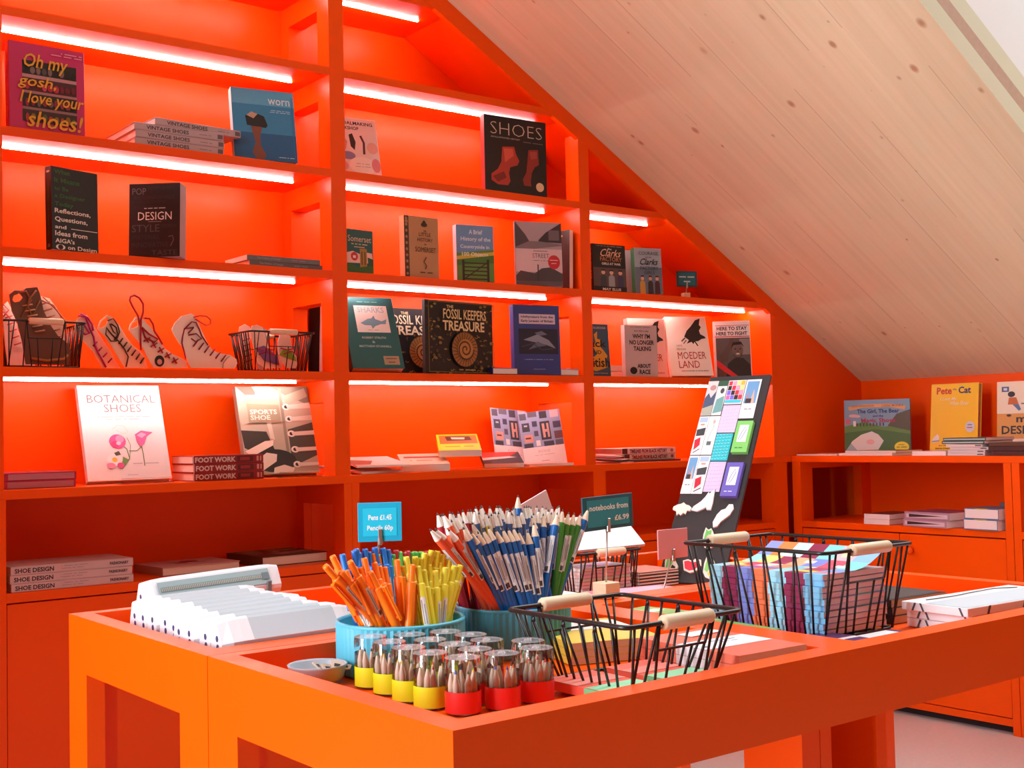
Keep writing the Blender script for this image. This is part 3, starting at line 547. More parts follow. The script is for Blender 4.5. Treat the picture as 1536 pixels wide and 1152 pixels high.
# bay three
def trio(y0,hs): return [x for i,(u,c,s_) in enumerate(hs) for x in (('e',u,y0,.06,.045,s_),('p',[(u-.1,1),(u-.09,y0+.09),(u-.03,y0+.05),(u+.03,y0+.05),(u+.09,y0+.09),(u+.1,1)],c),('p',[(u-.065,y0-.01),(u-.05,y0-.06),(u+.05,y0-.06),(u+.065,y0-.01),(u+.04,y0-.03),(u-.04,y0-.03)],'#2a1c1a'))]
cl = [('r',0,.5,1,1,'#5a4a4c'),('r',0,0,1,.5,'#1d2226')]+trio(.6,[(.3,'#39404a','#d6a890'),(.55,'#9aa0a8','#dcb29a'),(.82,'#3a3f5c','#d6a890')])
B('paperback_book','dark factory girls at war novel showing three women workers',3.351,.015,ZC_,-4.8,2,.166,.190,.034,'#1d2226',
 cl+[('t','A NEW DAY FOR THE FACTORY WORKERS',.1,.03,.9,.05,'#a9a49c'),('t','The',.46,.08,.58,.12,'#e8e0d6'),('t','Clarks',.24,.1,.86,.26,'#f0c9a6',0,.08),('t','FACTORY',.22,.27,.88,.36,'#d98a5a',0),('t','GIRLS AT WAR',.26,.39,.84,.44,'#e6ded4'),('r',0,.9,1,1,'#241c1e'),('t','MAY ELLIS',.26,.93,.82,.985,'#e6ded4')],[('r',0,0,1,1,'#20242a'),('t','FACTORY GIRLS AT WAR',.1,.25,.75,.75,'#b9a088')],hard=False)
B('paperback_book','copy with green spine behind the dark factory girls novel',3.45,.17,ZC_,-4,1,.12,.185,.03,'#7d8a8c',[],[('r',0,0,1,1,'#3a6a58')],hard=False)
B('paperback_book','pale courage for the factory girls novel with three women',3.567,.012,ZC_,-15.2,3,.127,.192,.03,'#9fb0bc',
 [('r',0,.42,1,1,'#66788a')]+trio(.66,[(.26,'#c99a3c','#d8a88c'),(.55,'#3a3034','#d2a288'),(.8,'#4a2a34','#d8ac94')])+[('t','COURAGE',.16,.08,.88,.15,'#4a4a52',0),('t','FOR THE',.4,.19,.62,.215,'#4a4a52'),('t','Clarks',.2,.23,.86,.37,'#1f2a34',.01,.08),('t','FACTORY',.2,.4,.86,.48,'#2c3a48',0),('t','GIRLS',.34,.5,.72,.57,'#2c3a48',0)],[('r',0,0,1,1,'#2f7a56')],hard=False)
B('paperback_book','second courage novel with teal spine standing just behind the pale one',3.53,.085,ZC_,-15,3,.127,.19,.03,'#c9d0d2',[],[('r',0,0,1,1,'#24323a'),('t','COURAGE',.2,.2,.7,.8,'#d0d4d4')],hard=False)
B('paperback_book','wide copy of the dark paperback behind the small teal price sign',3.70,.16,ZC_,-12,3,.16,.13,.02,'#1b1618',[('t','CLARKS FACTORY',.1,.2,.9,.4,'#5a4a46'),('t','GIRLS',.3,.5,.7,.7,'#5a4a46')],hard=False)
B('paperback_book','Black and British paperback with a yellow map, cut by the upright',3.318,.075,ZD_,-4,4,.15,.215,.02,'#2c5a78',
 [('p',[(.5,.2),(.62,.14),(.6,.28),(.74,.3),(.68,.42),(.8,.5),(.92,.6),(.84,.72),(.9,.82),(.5,.9),(.34,.86),(.5,.76),(.38,.66),(.56,.58),(.46,.44),(.54,.34)],'#d8ae3a'),('t','DAVID OLUSOGA',.12,.05,.92,.09,'#b9c4cc'),('t','Black',.06,.3,.9,.44,'#15161a',.02),('t','AND',.3,.5,.72,.57,'#15161a',.02),('t','British',.06,.64,.98,.82,'#15161a',.02),('t','a forgotten history',.2,.92,.9,.95,'#b9c4cc')],hard=False)
for i,(tt,cc) in enumerate((('bottom','#e3d3d3'),('top','#e9c9c4'))):
    flat('paperback_book','pale book lying flat below Black and British, %s of two'%tt,3.42,.20,ZD_+.026*i,-8,.15,.2,.024,cc,group=SB,hard=False)
B('paperback_book','pale pink paperback in bold black capitals about talking of race',3.520,.02,ZD_,-8.8,1,.161,.212,.025,'#c8b2b4',
 [('t','NEW UPDATED EDITION',.18,.03,.8,.05,'#8a7a7e'),('t','Reni Eddo-Lodge',.3,.1,.74,.13,'#1a1718'),('t',"WHY I'M",.24,.17,.78,.26,'#161314',.03),('t','NO LONGER',.14,.29,.9,.38,'#161314',.03),('t','TALKING',.26,.41,.8,.5,'#161314',.03),('t','ABOUT',.36,.75,.78,.83,'#161314',.03),('t','RACE',.42,.86,.76,.95,'#161314',.03),('e',.24,.88,.11,.07,'#161314')],[('r',0,0,1,1,'#d8c8c8')],hard=False)
eagle = [('p',[(.42,.34),(.5,.24),(.62,.16),(.74,.06),(.86,.03),(.82,.14),(.86,.18),(.8,.24),(.82,.3),(.92,.34),(.94,.37),(.84,.38),(.74,.42),(.66,.42),(.62,.47),(.58,.43),(.46,.46),(.52,.4)],'#231f1e'),('l',[(.66,.42),(.72,.5)],.03,'#231f1e'),('l',[(.44,.36),(.34,.42)],.03,'#4a4442'),('l',[(.46,.4),(.38,.46)],.02,'#4a4442')]
mo = eagle+[('t','CATO',.2,.48,.34,.51,'#6a5a50',0),('t','PEDDER',.2,.54,.42,.57,'#6a5a50',0),('t','MOEDER',.2,.6,.88,.72,'#b03030',0),('t','LAND',.2,.75,.7,.87,'#b03030',0),('t','NINE DAUGHTERS OF SOUTH AFRICA',.24,.91,.9,.93,'#4a3a34')]
B('hardback_book','cream eagle cover hardback leaning forward of its identical copy',3.830,.03,ZD_,-25.1,17.3,.188,.272,.03,'#ece2d6',mo,[('r',0,0,1,1,'#d8cabc')])
B('hardback_book','copy of the cream eagle hardback half hidden behind the pink paperback',3.665,.12,ZD_,-10,6,.188,.255,.03,'#e6c0b4',mo)
flat('paperback_book','pink book lying flat between the eagle hardback and the raised fist book',3.97,.2,ZD_,-20,.14,.19,.03,'#cf8f88',group=SB,hard=False)
B('hardback_book','white here to stay book with a black and white photo of a man',4.075,.02,ZD_,-42,10,.161,.256,.02,'#e6e0df',
 [('t','HERE TO STAY',.1,.1,.92,.165,'#16151a',.03),('r',.06,.075,.98,.085,'#c0343c'),('t','HERE TO FIGHT',.08,.19,.92,.255,'#16151a',.03),('r',.04,.27,.98,.285,'#c0343c'),('r',.06,.3,.98,1,'#55504f'),('r',.7,.32,.97,.6,'#8a8482'),('p',[(.14,.62),(.22,.56),(.4,.4),(.44,.3),(.56,.3),(.54,.4),(.4,.58),(.36,.72),(.2,.74)],'#54463f'),('e',.64,.52,.15,.125,'#6a5a52'),('p',[(.46,.48),(.52,.38),(.74,.37),(.82,.47),(.74,.42),(.54,.43)],'#141213'),('e',.64,.585,.05,.012,'#d8d0ca'),('p',[(.62,.52),(.66,.52),(.67,.555),(.61,.555)],'#54463f'),('p',[(.52,.56),(.56,.62),(.64,.655),(.72,.62),(.76,.56),(.75,.62),(.64,.68),(.54,.62)],'#2a2220'),('e',.58,.5,.025,.012,'#141213'),('e',.71,.5,.025,.012,'#141213'),('p',[(.3,1),(.36,.76),(.54,.66),(.78,.66),(.96,.78),(.98,1)],'#26211f'),('p',[(.06,.68),(.06,.8),(.48,1),(.66,1)],'#c22a34')],[('r',0,0,1,1,'#d8d0d0')])

# ------------------------------------------------------------------ books and magazines lying on the shelving
def stack(name, labels, x, y, z, yaw, w, h, t, cover, spine, group, jit=.004, **k):
    for i, lb in enumerate(labels):
        flat(name,lb,x+rr.uniform(-jit,jit),y,z+i*(t+.0006),yaw+rr.uniform(-.6,.6),w,h,t,cover,k.get('front',()),spine,group=group,pages=k.get('pages'))
vs_ = [('t','VINTAGE SHOES',.13,.25,.6,.78,'#3a3036',.02),('t','CAROLINE COX',.72,.45,.86,.62,'#7d7078'),('r',.93,.2,.99,.8,'#6a5d64')]
stack('hardback_book',['grey vintage shoes book, lowest of the stack near the blue book','grey vintage shoes book, second from the shelf in its stack','grey vintage shoes book lying just under the skewed top copy'],1.545,.14,ZB_,90,.25,.291,.0225,'#b9a6ae',vs_,'vintage shoes books')
flat('hardback_book','grey vintage shoes book skewed on top of its stack',1.60,.150,ZB_+.0695,94,.25,.296,.0225,'#b9a6ae',[],vs_,group='vintage shoes books')
pb = [('t','The Politics of Design',.13,.25,.45,.75,'#99a0a6'),('t','Ruben Pater',.6,.3,.8,.7,'#8a9096')]
flat('paperback_book','grey design book lying flat, lower of a pair by the upright',1.905,.1,ZC_,92,.16,.272,.017,'#66686e',[],pb,group='grey design paperbacks',hard=False)
flat('paperback_book','grey design book lying flat, upper of a pair by the upright',1.898,.1,ZC_+.0176,90.5,.16,.268,.017,'#6f7177',[],pb,group='grey design paperbacks',hard=False)
flat('paperback_book','thin black book lying flat behind the charcoal design paperback',1.46,.16,ZC_,90,.16,.22,.012,'#1b1a1c',hard=False)
pk = [('r',.06,.15,.97,.9,'#b8788a')]
flat('hardback_book','crimson book with grey page edges, lower of two beside the left upright',1.112,.13,ZE,90,.2,.205,.0225,'#b03050',[],pk,group='crimson books on the worktop')
flat('hardback_book','crimson book with grey page edges, upper of two beside the left upright',1.114,.13,ZE+.023,90,.2,.205,.0225,'#a82848',[],pk,group='crimson books on the worktop')
D_ = None
fw = [('r',.0,.06,1,.94,'#8a1a1e'),('r',0,0,.01,1,'#e8dcdc'),('t','FOOT WORK',.03,.2,.6,.84,'#d9c4be',.035),('r',.62,.15,.85,.85,'#5a1216'),('r',.66,.3,.8,.7,'#9a2a2a'),('r',.9,.2,.93,.8,'#d2908a'),('r',.95,.2,.97,.8,'#d2908a')]
stack('paperback_book',['red foot work paperback at the bottom of the three','red foot work paperback in the middle of the three','red foot work paperback on top of the three'],1.70,.115,ZE,90,.17,.24,.026,'#a52a2a',fw,'foot work paperbacks',.003)
sd = [('t','SHOE DESIGN',.03,.25,.34,.8,'#2a2024',.03),('t','A HANDBOOK FOR FOOTWEAR',.4,.2,.62,.42,'#b09ca0'),('t','DESIGNERS AND MAKERS',.4,.5,.58,.72,'#b09ca0'),('t','FASHIONARY',.8,.3,.96,.68,'#2a2024',.03)]
stack('hardback_book',['pale shoe design book lowest of three on the bottom shelf','pale shoe design book in the middle of three','pale shoe design book topmost of three on the bottom shelf'],1.196,.105,ZL,90,.2,.352,.0235,'#d0b4b6',sd,'shoe design books',.004)
flat('hardback_book','white flower cover book lying flat on the bottom shelf',1.62,.18,ZL,4,.27,.20,.026,'#c9aaac',[('e',.55,.4,.12,.14,'#8a3a4a'),('e',.4,.55,.08,.1,'#a86070'),('l',[(.3,.3),(.7,.62)],.02,'#8a6a5a')],[('r',0,0,1,1,'#b99a9c')],group='books on the bottom shelf')
flat('hardback_book','trainer photo book lying flat at the end of the bottom shelf',1.95,.2,ZL,3,.25,.24,.032,'#3c3430',[('p',[(.05,.1),(.4,.05),(.3,.5),(.1,.6)],'#8a7d70'),('p',[(.5,.1),(.95,.2),(.9,.35),(.5,.3)],'#a89a8a'),('p',[(.3,.6),(.9,.5),(.95,.7),(.4,.85)],'#998b7c'),('e',.5,.45,.06,.05,'#cfc2b2')],[('r',0,0,1,1,'#5a5048')],group='books on the bottom shelf')
# loose paperbacks on the worktop, middle bay
flat('magazine','white and brown magazine lying flat against the first upright',2.25,.14,ZE,8,.19,.24,.008,'#d9c3c0',[('p',[(.1,.2),(.8,.1),(.9,.5),(.2,.6)],'#7d4a3a')],hard=False,tilt=5)
flat('magazine','pale magazine with rust corner on top of the flat magazine',2.285,.12,ZE+.022,-14,.19,.25,.007,'#e3cccb',[('p',[(.0,.3),(.5,.5),(.3,.9),(0,.9)],'#8f4a34')],hard=False,tilt=6)
flat('paperback_book','white paperback with red lettering lying under the yellow one',2.50,.12,ZE,-28,.17,.22,.026,'#e3c6b4',[('t','REDISCOVERED',.1,.2,.9,.5,'#9c3a30',.03),('t','a story',.2,.6,.7,.7,'#9c3a30')],[('r',0,0,1,1,'#e8c4a4')],hard=False,tilt=9)
flat('paperback_book','ochre paperback peeking out behind the white one',2.56,.275,ZE,0,.14,.09,.034,'#c9a02c',hard=False)
r_ = flat('paperback_book','bright yellow paperback with photo cover lying on the white one',2.648,.105,ZE+.048,-32,.155,.225,.024,'#e6c81e',[('r',.06,.08,.96,.6,'#b06a34'),('p',[(.2,.14),(.8,.16),(.84,.4),(.24,.42)],'#3a1c16'),('p',[(.34,.2),(.68,.22),(.66,.34),(.36,.32)],'#e6dcd2'),('r',.06,.62,.96,.96,'#dcd62a'),('t','yellow days',.16,.7,.86,.85,'#b8a81a')],[('r',0,0,1,1,'#d8a81e')],hard=False,tilt=15)
flat('paperback_book','paperback with red and black cover lying beside the buckle booklets',2.86,.12,ZE,-32,.15,.2,.018,'#2f2a2a',[('p',[(0,0),(1,0),(.7,.4),(0,.5)],'#c8392e'),('p',[(0,.5),(.7,.4),(.9,.5),(0,.72)],'#e0d6d2')],[('r',0,0,1,1,'#4a3a38')],hard=False,tilt=11)
flat('booklet','pink booklet lying flat under the standing buckle booklets',3.03,.09,ZE,-8,.2,.16,.01,'#d9a49c',hard=False)
# right bay
tl = [('r',.0,.05,.1,.95,'#5a1a22'),('t','TIMELINES FROM BLACK HISTORY',.14,.18,.84,.85,'#8a2030',.05),('r',.0,.0,1,.03,'#8a2a30'),('e',.93,.5,.03,.3,'#a83a44')]
for i,p_ in enumerate(('lower','upper')):
    flat('hardback_book','red lettered timelines book lying flat, %s of two'%p_,3.60,.165,ZE+.008+.0245*i,84-3*i,.22,.27,.024,'#e0c8c4',[],tl,group='timelines books',pages=M('#a8705c',.8))
for i,(lb,x,yw,c) in enumerate((('lowest grey leaflet under the timelines books by the second upright',3.40,20,'#8f8488'),('white leaflet fanned on the worktop beside the timelines books',3.385,30,'#e6dcdc'),('pale pink leaflet topmost of the fan by the timelines books',3.36,40,'#e0c4c0'))):
    flat('leaflet',lb,x,.12,ZE+.012*i,yw,.12,.19,.0024,c,tilt=5,hard=False,cat='leaflet',group='fanned leaflets')
flat('magazine','dark magazine lying under the red lettered timelines books',3.60,.155,ZE,80,.24,.29,.007,'#4a3a44',hard=False)

# ------------------------------------------------------------------ picture books on the low wall counter
def meadow(u=0): return [('r',0,0,1,.6,'#7fa0bd'),('p',[(0,.5),(.3,.42),(.6,.52),(1,.44),(1,1),(0,1)],'#5f8a3a'),('p',[(0,.62),(.5,.56),(1,.66),(1,1),(0,1)],'#456f30'),('p',[(.66,.5),(.8,.28),(1,.2),(1,.6)],'#54503f'),('e',.14,.3,.07,.03,'#e3b0b4'),('e',.2,.31,.05,.025,'#e3b0b4')]
book('picture_book','wide blue and green picture book about magic shoes leaning in the corner',4.70,-.262,ZE+.006,-69.9,3,.295,.239,.012,'#7fa0bd',
 meadow()+[('p',[(.06,.13),(.3,.085),(.7,.085),(.94,.13),(.92,.2),(.7,.145),(.3,.145),(.08,.2)],'#d9a46a'),('t','JULIA DONALDSON',.12,.1,.46,.14,'#a85a2a'),('t','LYDIA MONKS',.58,.1,.9,.14,'#a85a2a'),('t','The Girl, The Bear',.2,.18,.84,.27,'#243a7a',.03),('t','and the',.44,.29,.6,.33,'#243a7a',.03),('t','Magic Shoes',.26,.35,.78,.46,'#a8324a',.03),
 ('p',[(.02,.98),(.12,.78),(.26,.66),(.42,.6),(.52,.66),(.6,.78),(.5,.98)],'#e6e2e0'),('p',[(0,.99),(.1,.82),(.22,.99)],'#a9bac4'),('e',.4,.8,.06,.05,'#efb9ba'),('r',.02,.36,.1,.46,'#d06a7a'),('r',.14,.4,.18,.5,'#eee6e0')]+[('l',[(.2+.05*i,.5),(.2+.05*i,.44)],.015,'#4a2a34') for i in range(9)]+[('e',.87,.9,.11,.1,'#efe02c'),('t','THE',.82,.85,.92,.87,'#6a5c1a'),('t','NEW STORY',.79,.89,.95,.915,'#6a5c1a')],hard=True)
book('picture_book','tall yellow picture book standing with page edges showing by the book piles',4.777,-.592,ZE+.004,-85.9,7.3,.220,.298,.03,'#efc414',
 [('t','Pete',.12,.05,.44,.155,'#c23a2c',.03),('t','the',.46,.07,.54,.1,'#8a4a7a',.02),('t','Cat',.58,.05,.84,.15,'#2a3a6a',.03),('t','I Love My',.2,.2,.54,.26,'#efe6c8',.01,.03),('t','White Shoes',.4,.26,.8,.32,'#efe6c8',.01,.03),
 ('p',[(.04,.84),(.1,.78),(.16,.74),(.2,.78),(.2,.85),(.06,.87)],'#eae4dc'),('p',[(.34,.88),(.42,.83),(.5,.79),(.54,.83),(.54,.92),(.38,.92)],'#eae4dc'),('l',[(.05,.85),(.2,.84)],.02,'#8a8078'),('l',[(.36,.91),(.54,.9)],.02,'#8a8078'),('e',.84,.64,.1,.08,'#d6d2e0'),('t','FREE',.79,.6,.89,.625,'#5a5a9a'),('t','SONG',.78,.64,.9,.665,'#a83a4a'),('t','Eric Litwin',.2,.9,.4,.92,'#6a5a1a'),('t','James Dean',.12,.94,.42,.97,'#6a3a1a')],rough=.3,pages=M('#c9b0b4',.8))
book('picture_book','cream and orange mini designer book at the far end of the counter',4.80,-.92,ZE+.03,-80,6,.25,.27,.012,'#eadcc6',
 [('r',0,.5,1,.9,'#d99a4a'),('r',.08,.08,.2,.16,'#4a5a8a'),('r',.11,.1,.17,.14,'#cfd6e6'),('p',[(.18,.36),(.2,.25),(.32,.25),(.36,.36)],'#c8642c'),('e',.24,.2,.06,.045,'#2a1c1a'),('p',[(.26,.36),(.36,.36),(.4,.44),(.36,.46)],'#5a78a8'),('r',.4,.34,1,.36,'#8a6a5a'),('l',[(.5,.33),(.6,.22)],.03,'#c99a8a'),('e',.72,.28,.06,.03,'#5a8a5a'),('r',.8,.06,.94,.14,'#e0a8b4'),('e',.2,.53,.04,.02,'#4a2a1a'),('t','mini',.32,.53,.72,.64,'#2a2430'),('t','DESIGNER',.08,.69,1.0,.82,'#2a2430',.02),('p',[(0,.9),(1,.88),(1,1),(0,1)],'#efe8da'),('e',.6,.94,.04,.03,'#2a2430')],hard=False)
WP = M('#efdede',.7)
def pile(labels,x,y,z,yaw,w,h,ts,cols,group,name='paperback_book',pages=WP,spine=()):
    zz = z
    for lb,t,c in zip(labels,ts,cols):
        flat(name,lb,x+rr.uniform(-.006,.006),y+rr.uniform(-.006,.006),zz,yaw+rr.uniform(-2,2),w,h,t,c,[],spine,group=group,hard=False,pages=pages); zz += t+.0005
pile(['thin white booklet lying at the corner end of the low counter'],4.53,-.13,ZE,0,.15,.2,.006,['#f0e6e4'] if False else ['#f0e6e4'],None) if False else flat('booklet','thin white booklet lying at the corner end of the low counter',4.53,-.13,ZE,0,.19,.22,.006,'#f0e6e4',hard=False)
flat('booklet','white paged picture book lying flat in front of the magic shoes book',4.53,-.39,ZE,0,.2,.27,.011,'#eadbd6',[],hard=False)
flat('booklet','olive covered book on the white paged one below the magic shoes book',4.55,-.40,ZE+.0115,2,.2,.25,.009,'#7d7a4c',[],[('r',0,0,1,1,'#d9cfc6')],hard=False)
flat('booklet','white edged book lying flat below the tall yellow picture book',4.53,-.70,ZE,0,.2,.155,.018,'#e6d2d0',[],[('r',0,0,1,1,'#f0e0e0')],hard=False)
pile(['white paperback at the foot of the pile before the yellow book','white paperback second up in the pile before the yellow book','white paperback third up in the pile before the yellow book','white paperback fourth up in the pile before the yellow book'],4.535,-.865,ZE,2,.2,.16,[.011]*4,['#dccaca','#d6c4c6','#dacacb','#d2c0c2'],'white paperbacks before the yellow book',spine=[('r',0,0,.96,1,'#dacbcb'),('r',.8,.3,.96,.7,'#5a5058')])
pile(['dark green picture book lying on the white paperbacks','dark green picture book topmost on the white paperbacks'],4.53,-.86,ZE+.047,0,.2,.19,[.012,.012],['#2f4a44','#34504a'],'green picture books',spine=[('r',.02,.3,.98,.75,'#aebcb8')])
pile(['dark brown book lowest of the pile at the far counter end','dark brown book in the middle of the pile at the far counter end','brown book on top of the pile at the far counter end'],4.55,-1.06,ZE,0,.22,.19,[.018,.018,.014],['#4a2a26','#3f2422','#5a3a2c'],'brown books at the counter end',pages=M('#7d5a4c',.8))
# open shelf below
pile(['white book lying on the low shelf, lower of two in the corner','white book lying on the low shelf, upper of two in the corner'],4.52,-.445,ZL,0,.2,.125,[.0215,.0215],['#6a3a34','#6a3a34'],'white books on the low shelf',spine=[('r',0,0,1,1,'#ecdcdc')])
pile(['purple edged book lying on the low shelf, lower of two','purple edged book lying on the low shelf, upper of two'],4.50,-.70,ZL,-7,.19,.22,[.03,.03],['#8a5a7a','#8a5a7a'],'purple edged books',spine=[('r',0,0,1,1,'#b08aa0'),('r',.04,.25,.96,.8,'#d9c3cc'),('p',[(.1,.3),(.9,.5),(.1,.75)],'#3a2a30')])
pile(['thick blue bound book on the low shelf, lower of two','thick blue bound book on the low shelf, upper of two'],4.49,-.945,ZL,-2,.17,.15,[.042,.042],['#5f7f9c','#5f7f9c'],'thick blue bound books',spine=[('r',.02,.08,.98,.9,'#ecdfe0'),('e',.5,.04,.2,.06,'#c8b04a')])
flat('paperback_book','small grey book lying on top of the thick blue bound books',4.60,-.99,ZL+.0855,0,.14,.09,.016,'#5a5a66',hard=False)

# ------------------------------------------------------------------ wire baskets
def basket(label, cx, cy, z0, wx, wy, h, tp=.035, yaw=0, n=4, group='black wire baskets with wooden handles', hl=.44):
    """rim wx by wy at height h, tapering by tp per side to the base; handles on the two y sides"""
    r = root('wire_basket',label,'basket',pose(cx,cy,z0,yaw),group)
    X, Y = wx/2, wy/2; x, y = X-tp, Y-tp; c = .012; R, q = .0034, .0019
    def ring(a, b_, z, k=c):
        P = []
        for sx, sy, a0 in ((1,1,0),(-1,1,90),(-1,-1,180),(1,-1,270)):
            for t in (0,30,60,90):
                g = math.radians(a0+t); P.append((sx*(a-k)+k*math.cos(g), sy*(b_-k)+k*math.sin(g), z))
        return P
    MB().tube(ring(X,Y,h-R),R,BLACKW,8,True).obj('rim',r)
    MB().tube(ring(x,y,R),q*1.3,BLACKW,6,True).obj('base_ring',r)
    b = MB(); L = lambda p,s: tuple(p[i]+(s[i]-p[i]) for i in range(3))
    for s in (-1,1):                      # long sides
        for i in range(n*2+1):
            f = -1+2*(i+.5)/(n*2+1); ty = f*(Y-.012); by = f*(y-.006); d = y/(n*2+1)*.8
            if i % 2: 
                for e in (-1,1): b.tube([(s*X,ty+e*.002,h-.014),(s*x,by+e*d,R)],q,BLACKW,5)
                b.tube([(s*X,ty-.002,h-.014),(s*X,ty-.001,h-.008),(s*X,ty+.001,h-.008),(s*X,ty+.002,h-.014)],q,BLACKW,5)
                b.tube([(s*X,ty,h-.009),(s*X,ty,h-R)],q,BLACKW,5)
            else: b.tube([(s*X,ty,h-R),(s*x,by,R)],q,BLACKW,5)
        # ends, dipped under the handle
        zc = h*.62; yc = Y-tp*(1-zc/h); hx = X*hl
        b.tube([(-hx-.004,s*Y,h-R),(-hx,s*yc,zc),(hx,s*yc,zc),(hx+.004,s*Y,h-R)],q,BLACKW,5)
        for f in (-.32,.32): b.tube([(f*hx*1.4,s*yc,zc),(f*hx*1.1,s*y,R)],q,BLACKW,5)
        for e in (-1,1):
            b.tube([(e*(hx+.004),s*Y,h-R),(e*hx*.75,s*y,R)],q,BLACKW,5); b.tube([(e*(hx+.006),s*Y,h-R),(e*(hx+.012),s*y,R)],q,BLACKW,5)
            b.tube([(e*(X-.014),s*Y,h-R),(e*(x-.004),s*y,R)],q,BLACKW,5); b.tube([(e*(X-.03),s*Y,h-R),(e*(x-.002),s*y,R)],q,BLACKW,5)
    for i in range(3): b.tube([(x*(-.5+.5*i),-y,R),(x*(-.5+.5*i),y,R)],q,BLACKW,5)
    b.tube([(-x,0,R+.002),(x,0,R+.002)],q,BLACKW,5)
    b.obj('wire_mesh',r)
    for s in (-1,1):
        m = MB(); l = X*hl; rr_ = .0098
        m.tube([(-l,0,0),(-l,0,0),(-l+.003,0,0),(l-.003,0,0),(l,0,0),(l,0,0)],rr_,WOOD,16,rs=[.0035,rr_*.85,rr_,rr_,rr_*.85,.0035])
        o = m.obj('handle',r); o.location = (0,s*Y,h-R)
    return r
basket('black wire basket of wooden lacing shoes at the bookcase upright',1.135,.135,ZD_+.0008,.236,.19,.138,.014,hl=.42)
basket('black wire basket of lacing shoes below the blue hardback column',1.905,.13,ZD_+.0008,.236,.17,.134,.022,hl=.42)

# ------------------------------------------------------------------ wooden lacing shoes
PLY_W = '#dcc2ac'
def lacing(label, poly, y, col=PLY_W, hole=None, lean=0, edge='#7d5a3c'):
    cx = sum(p[0] for p in poly)/len(poly); P = [(p[0]-cx,p[1]-ZD_-.0015) for p in poly]
    r = root('lacing_shoe',label,'lacing shoe',T(cx,y,ZD_+.0015),'wooden lacing shoes')
    b = MB(); n = len(P)
    if hole:                              # a real cut-out: outline and hole joined by a bridge
        H = [(p[0]-cx,p[1]-ZD_-.0015) for p in hole]
        ar = lambda Q: sum(Q[i][0]*Q[(i+1)%len(Q)][1]-Q[(i+1)%len(Q)][0]*Q[i][1] for i in range(len(Q)))
        if ar(P) < 0: P = P[::-1]
        if ar(H) > 0: H = H[::-1]
        i, j = min(((i,j) for i in range(n) for j in range(len(H))), key=lambda t: math.hypot(P[t[0]][0]-H[t[1]][0],P[t[0]][1]-H[t[1]][1]))
        P = P[:i+1]+H[j:]+H[:j+1]+P[i:]
    b.prism(P,0,.004,M(col,.55)); 
    o = b.obj('shoe_board',r)
    r['cx'] = cx
    return r
def laces(r, paths, col, y=-.003, rad=.0023):
    for P in paths:
        b = MB(); b.tube([(p[0]-r['cx'],y-.003*math.sin(i*1.3),p[1]-ZD_-.0015) for i,p in enumerate(P)],rad,M(col,.8),6); b.obj('lace',r)
def rungs(p, q, n, dx, dz): return [[(p[0]+(q[0]-p[0])*i/(n-1)-dx,p[1]+(q[1]-p[1])*i/(n-1)-dz),(p[0]+(q[0]-p[0])*i/(n-1)+dx,p[1]+(q[1]-p[1])*i/(n-1)+dz)] for i in range(n)]
s = lacing('cream boot shaped lacing board with dark red laces beside the second basket',[(1.522,1.546),(1.532,1.567),(1.554,1.589),(1.586,1.599),(1.595,1.595),(1.61,1.57),(1.621,1.545),(1.64,1.507),(1.655,1.485),(1.681,1.475),(1.716,1.471),(1.738,1.458),(1.741,1.444),(1.731,1.4275),(1.584,1.4275),(1.573,1.448),(1.564,1.483),(1.546,1.504),(1.528,1.532)],.05,'#f6e9de')
laces(s,[[(1.574,1.536),(1.585,1.547),(1.593,1.555),(1.563,1.55),(1.557,1.525),(1.553,1.504),(1.56,1.472),(1.565,1.455)],[(1.562,1.548),(1.585,1.572),(1.6,1.57),(1.612,1.55),(1.62,1.53),(1.64,1.5)],[(1.575,1.53),(1.6,1.535),(1.618,1.52),(1.6,1.51),(1.585,1.52)]],'#8a2238')
laces(s,rungs((1.598,1.505),(1.692,1.46),6,.008,.011),'#8a2238'); laces(s,[[(1.593,1.587),(1.612,1.593),(1.635,1.592),(1.65,1.582),(1.65,1.569),(1.634,1.563),(1.612,1.573),(1.597,1.582)]],'#c02a2a')
laces(s,[[(1.69,1.428),(1.692,1.445),(1.705,1.46),(1.72,1.47)]],'#a8907c',-.0005,.0009)
s = lacing('boot lacing board with tall red lace loop and a round black badge',[(1.39,1.542),(1.395,1.559),(1.413,1.581),(1.429,1.583),(1.449,1.561),(1.463,1.548),(1.484,1.51),(1.506,1.486),(1.531,1.469),(1.557,1.459),(1.574,1.449),(1.579,1.4275),(1.467,1.4275),(1.448,1.457),(1.434,1.488),(1.412,1.515)],.063,'#f4e3d4',[(1.395,1.547),(1.402,1.563),(1.417,1.572),(1.421,1.567),(1.418,1.553),(1.402,1.546)])
laces(s,[[(1.424,1.556),(1.417,1.584),(1.4,1.614),(1.393,1.631),(1.396,1.643),(1.407,1.648),(1.421,1.641),(1.434,1.623),(1.435,1.598),(1.428,1.574),(1.426,1.556),(1.424,1.528),(1.425,1.501),(1.427,1.48)],[(1.438,1.579),(1.453,1.578),(1.465,1.561),(1.47,1.54),(1.485,1.52),(1.495,1.499)],[(1.43,1.55),(1.45,1.53),(1.48,1.515),(1.47,1.505),(1.44,1.52),(1.432,1.545)]],'#a81e2a',-.004,.003)
laces(s,rungs((1.445,1.513),(1.535,1.45),5,.01,.006)+rungs((1.445,1.513),(1.535,1.45),5,-.006,.009),'#a02030')
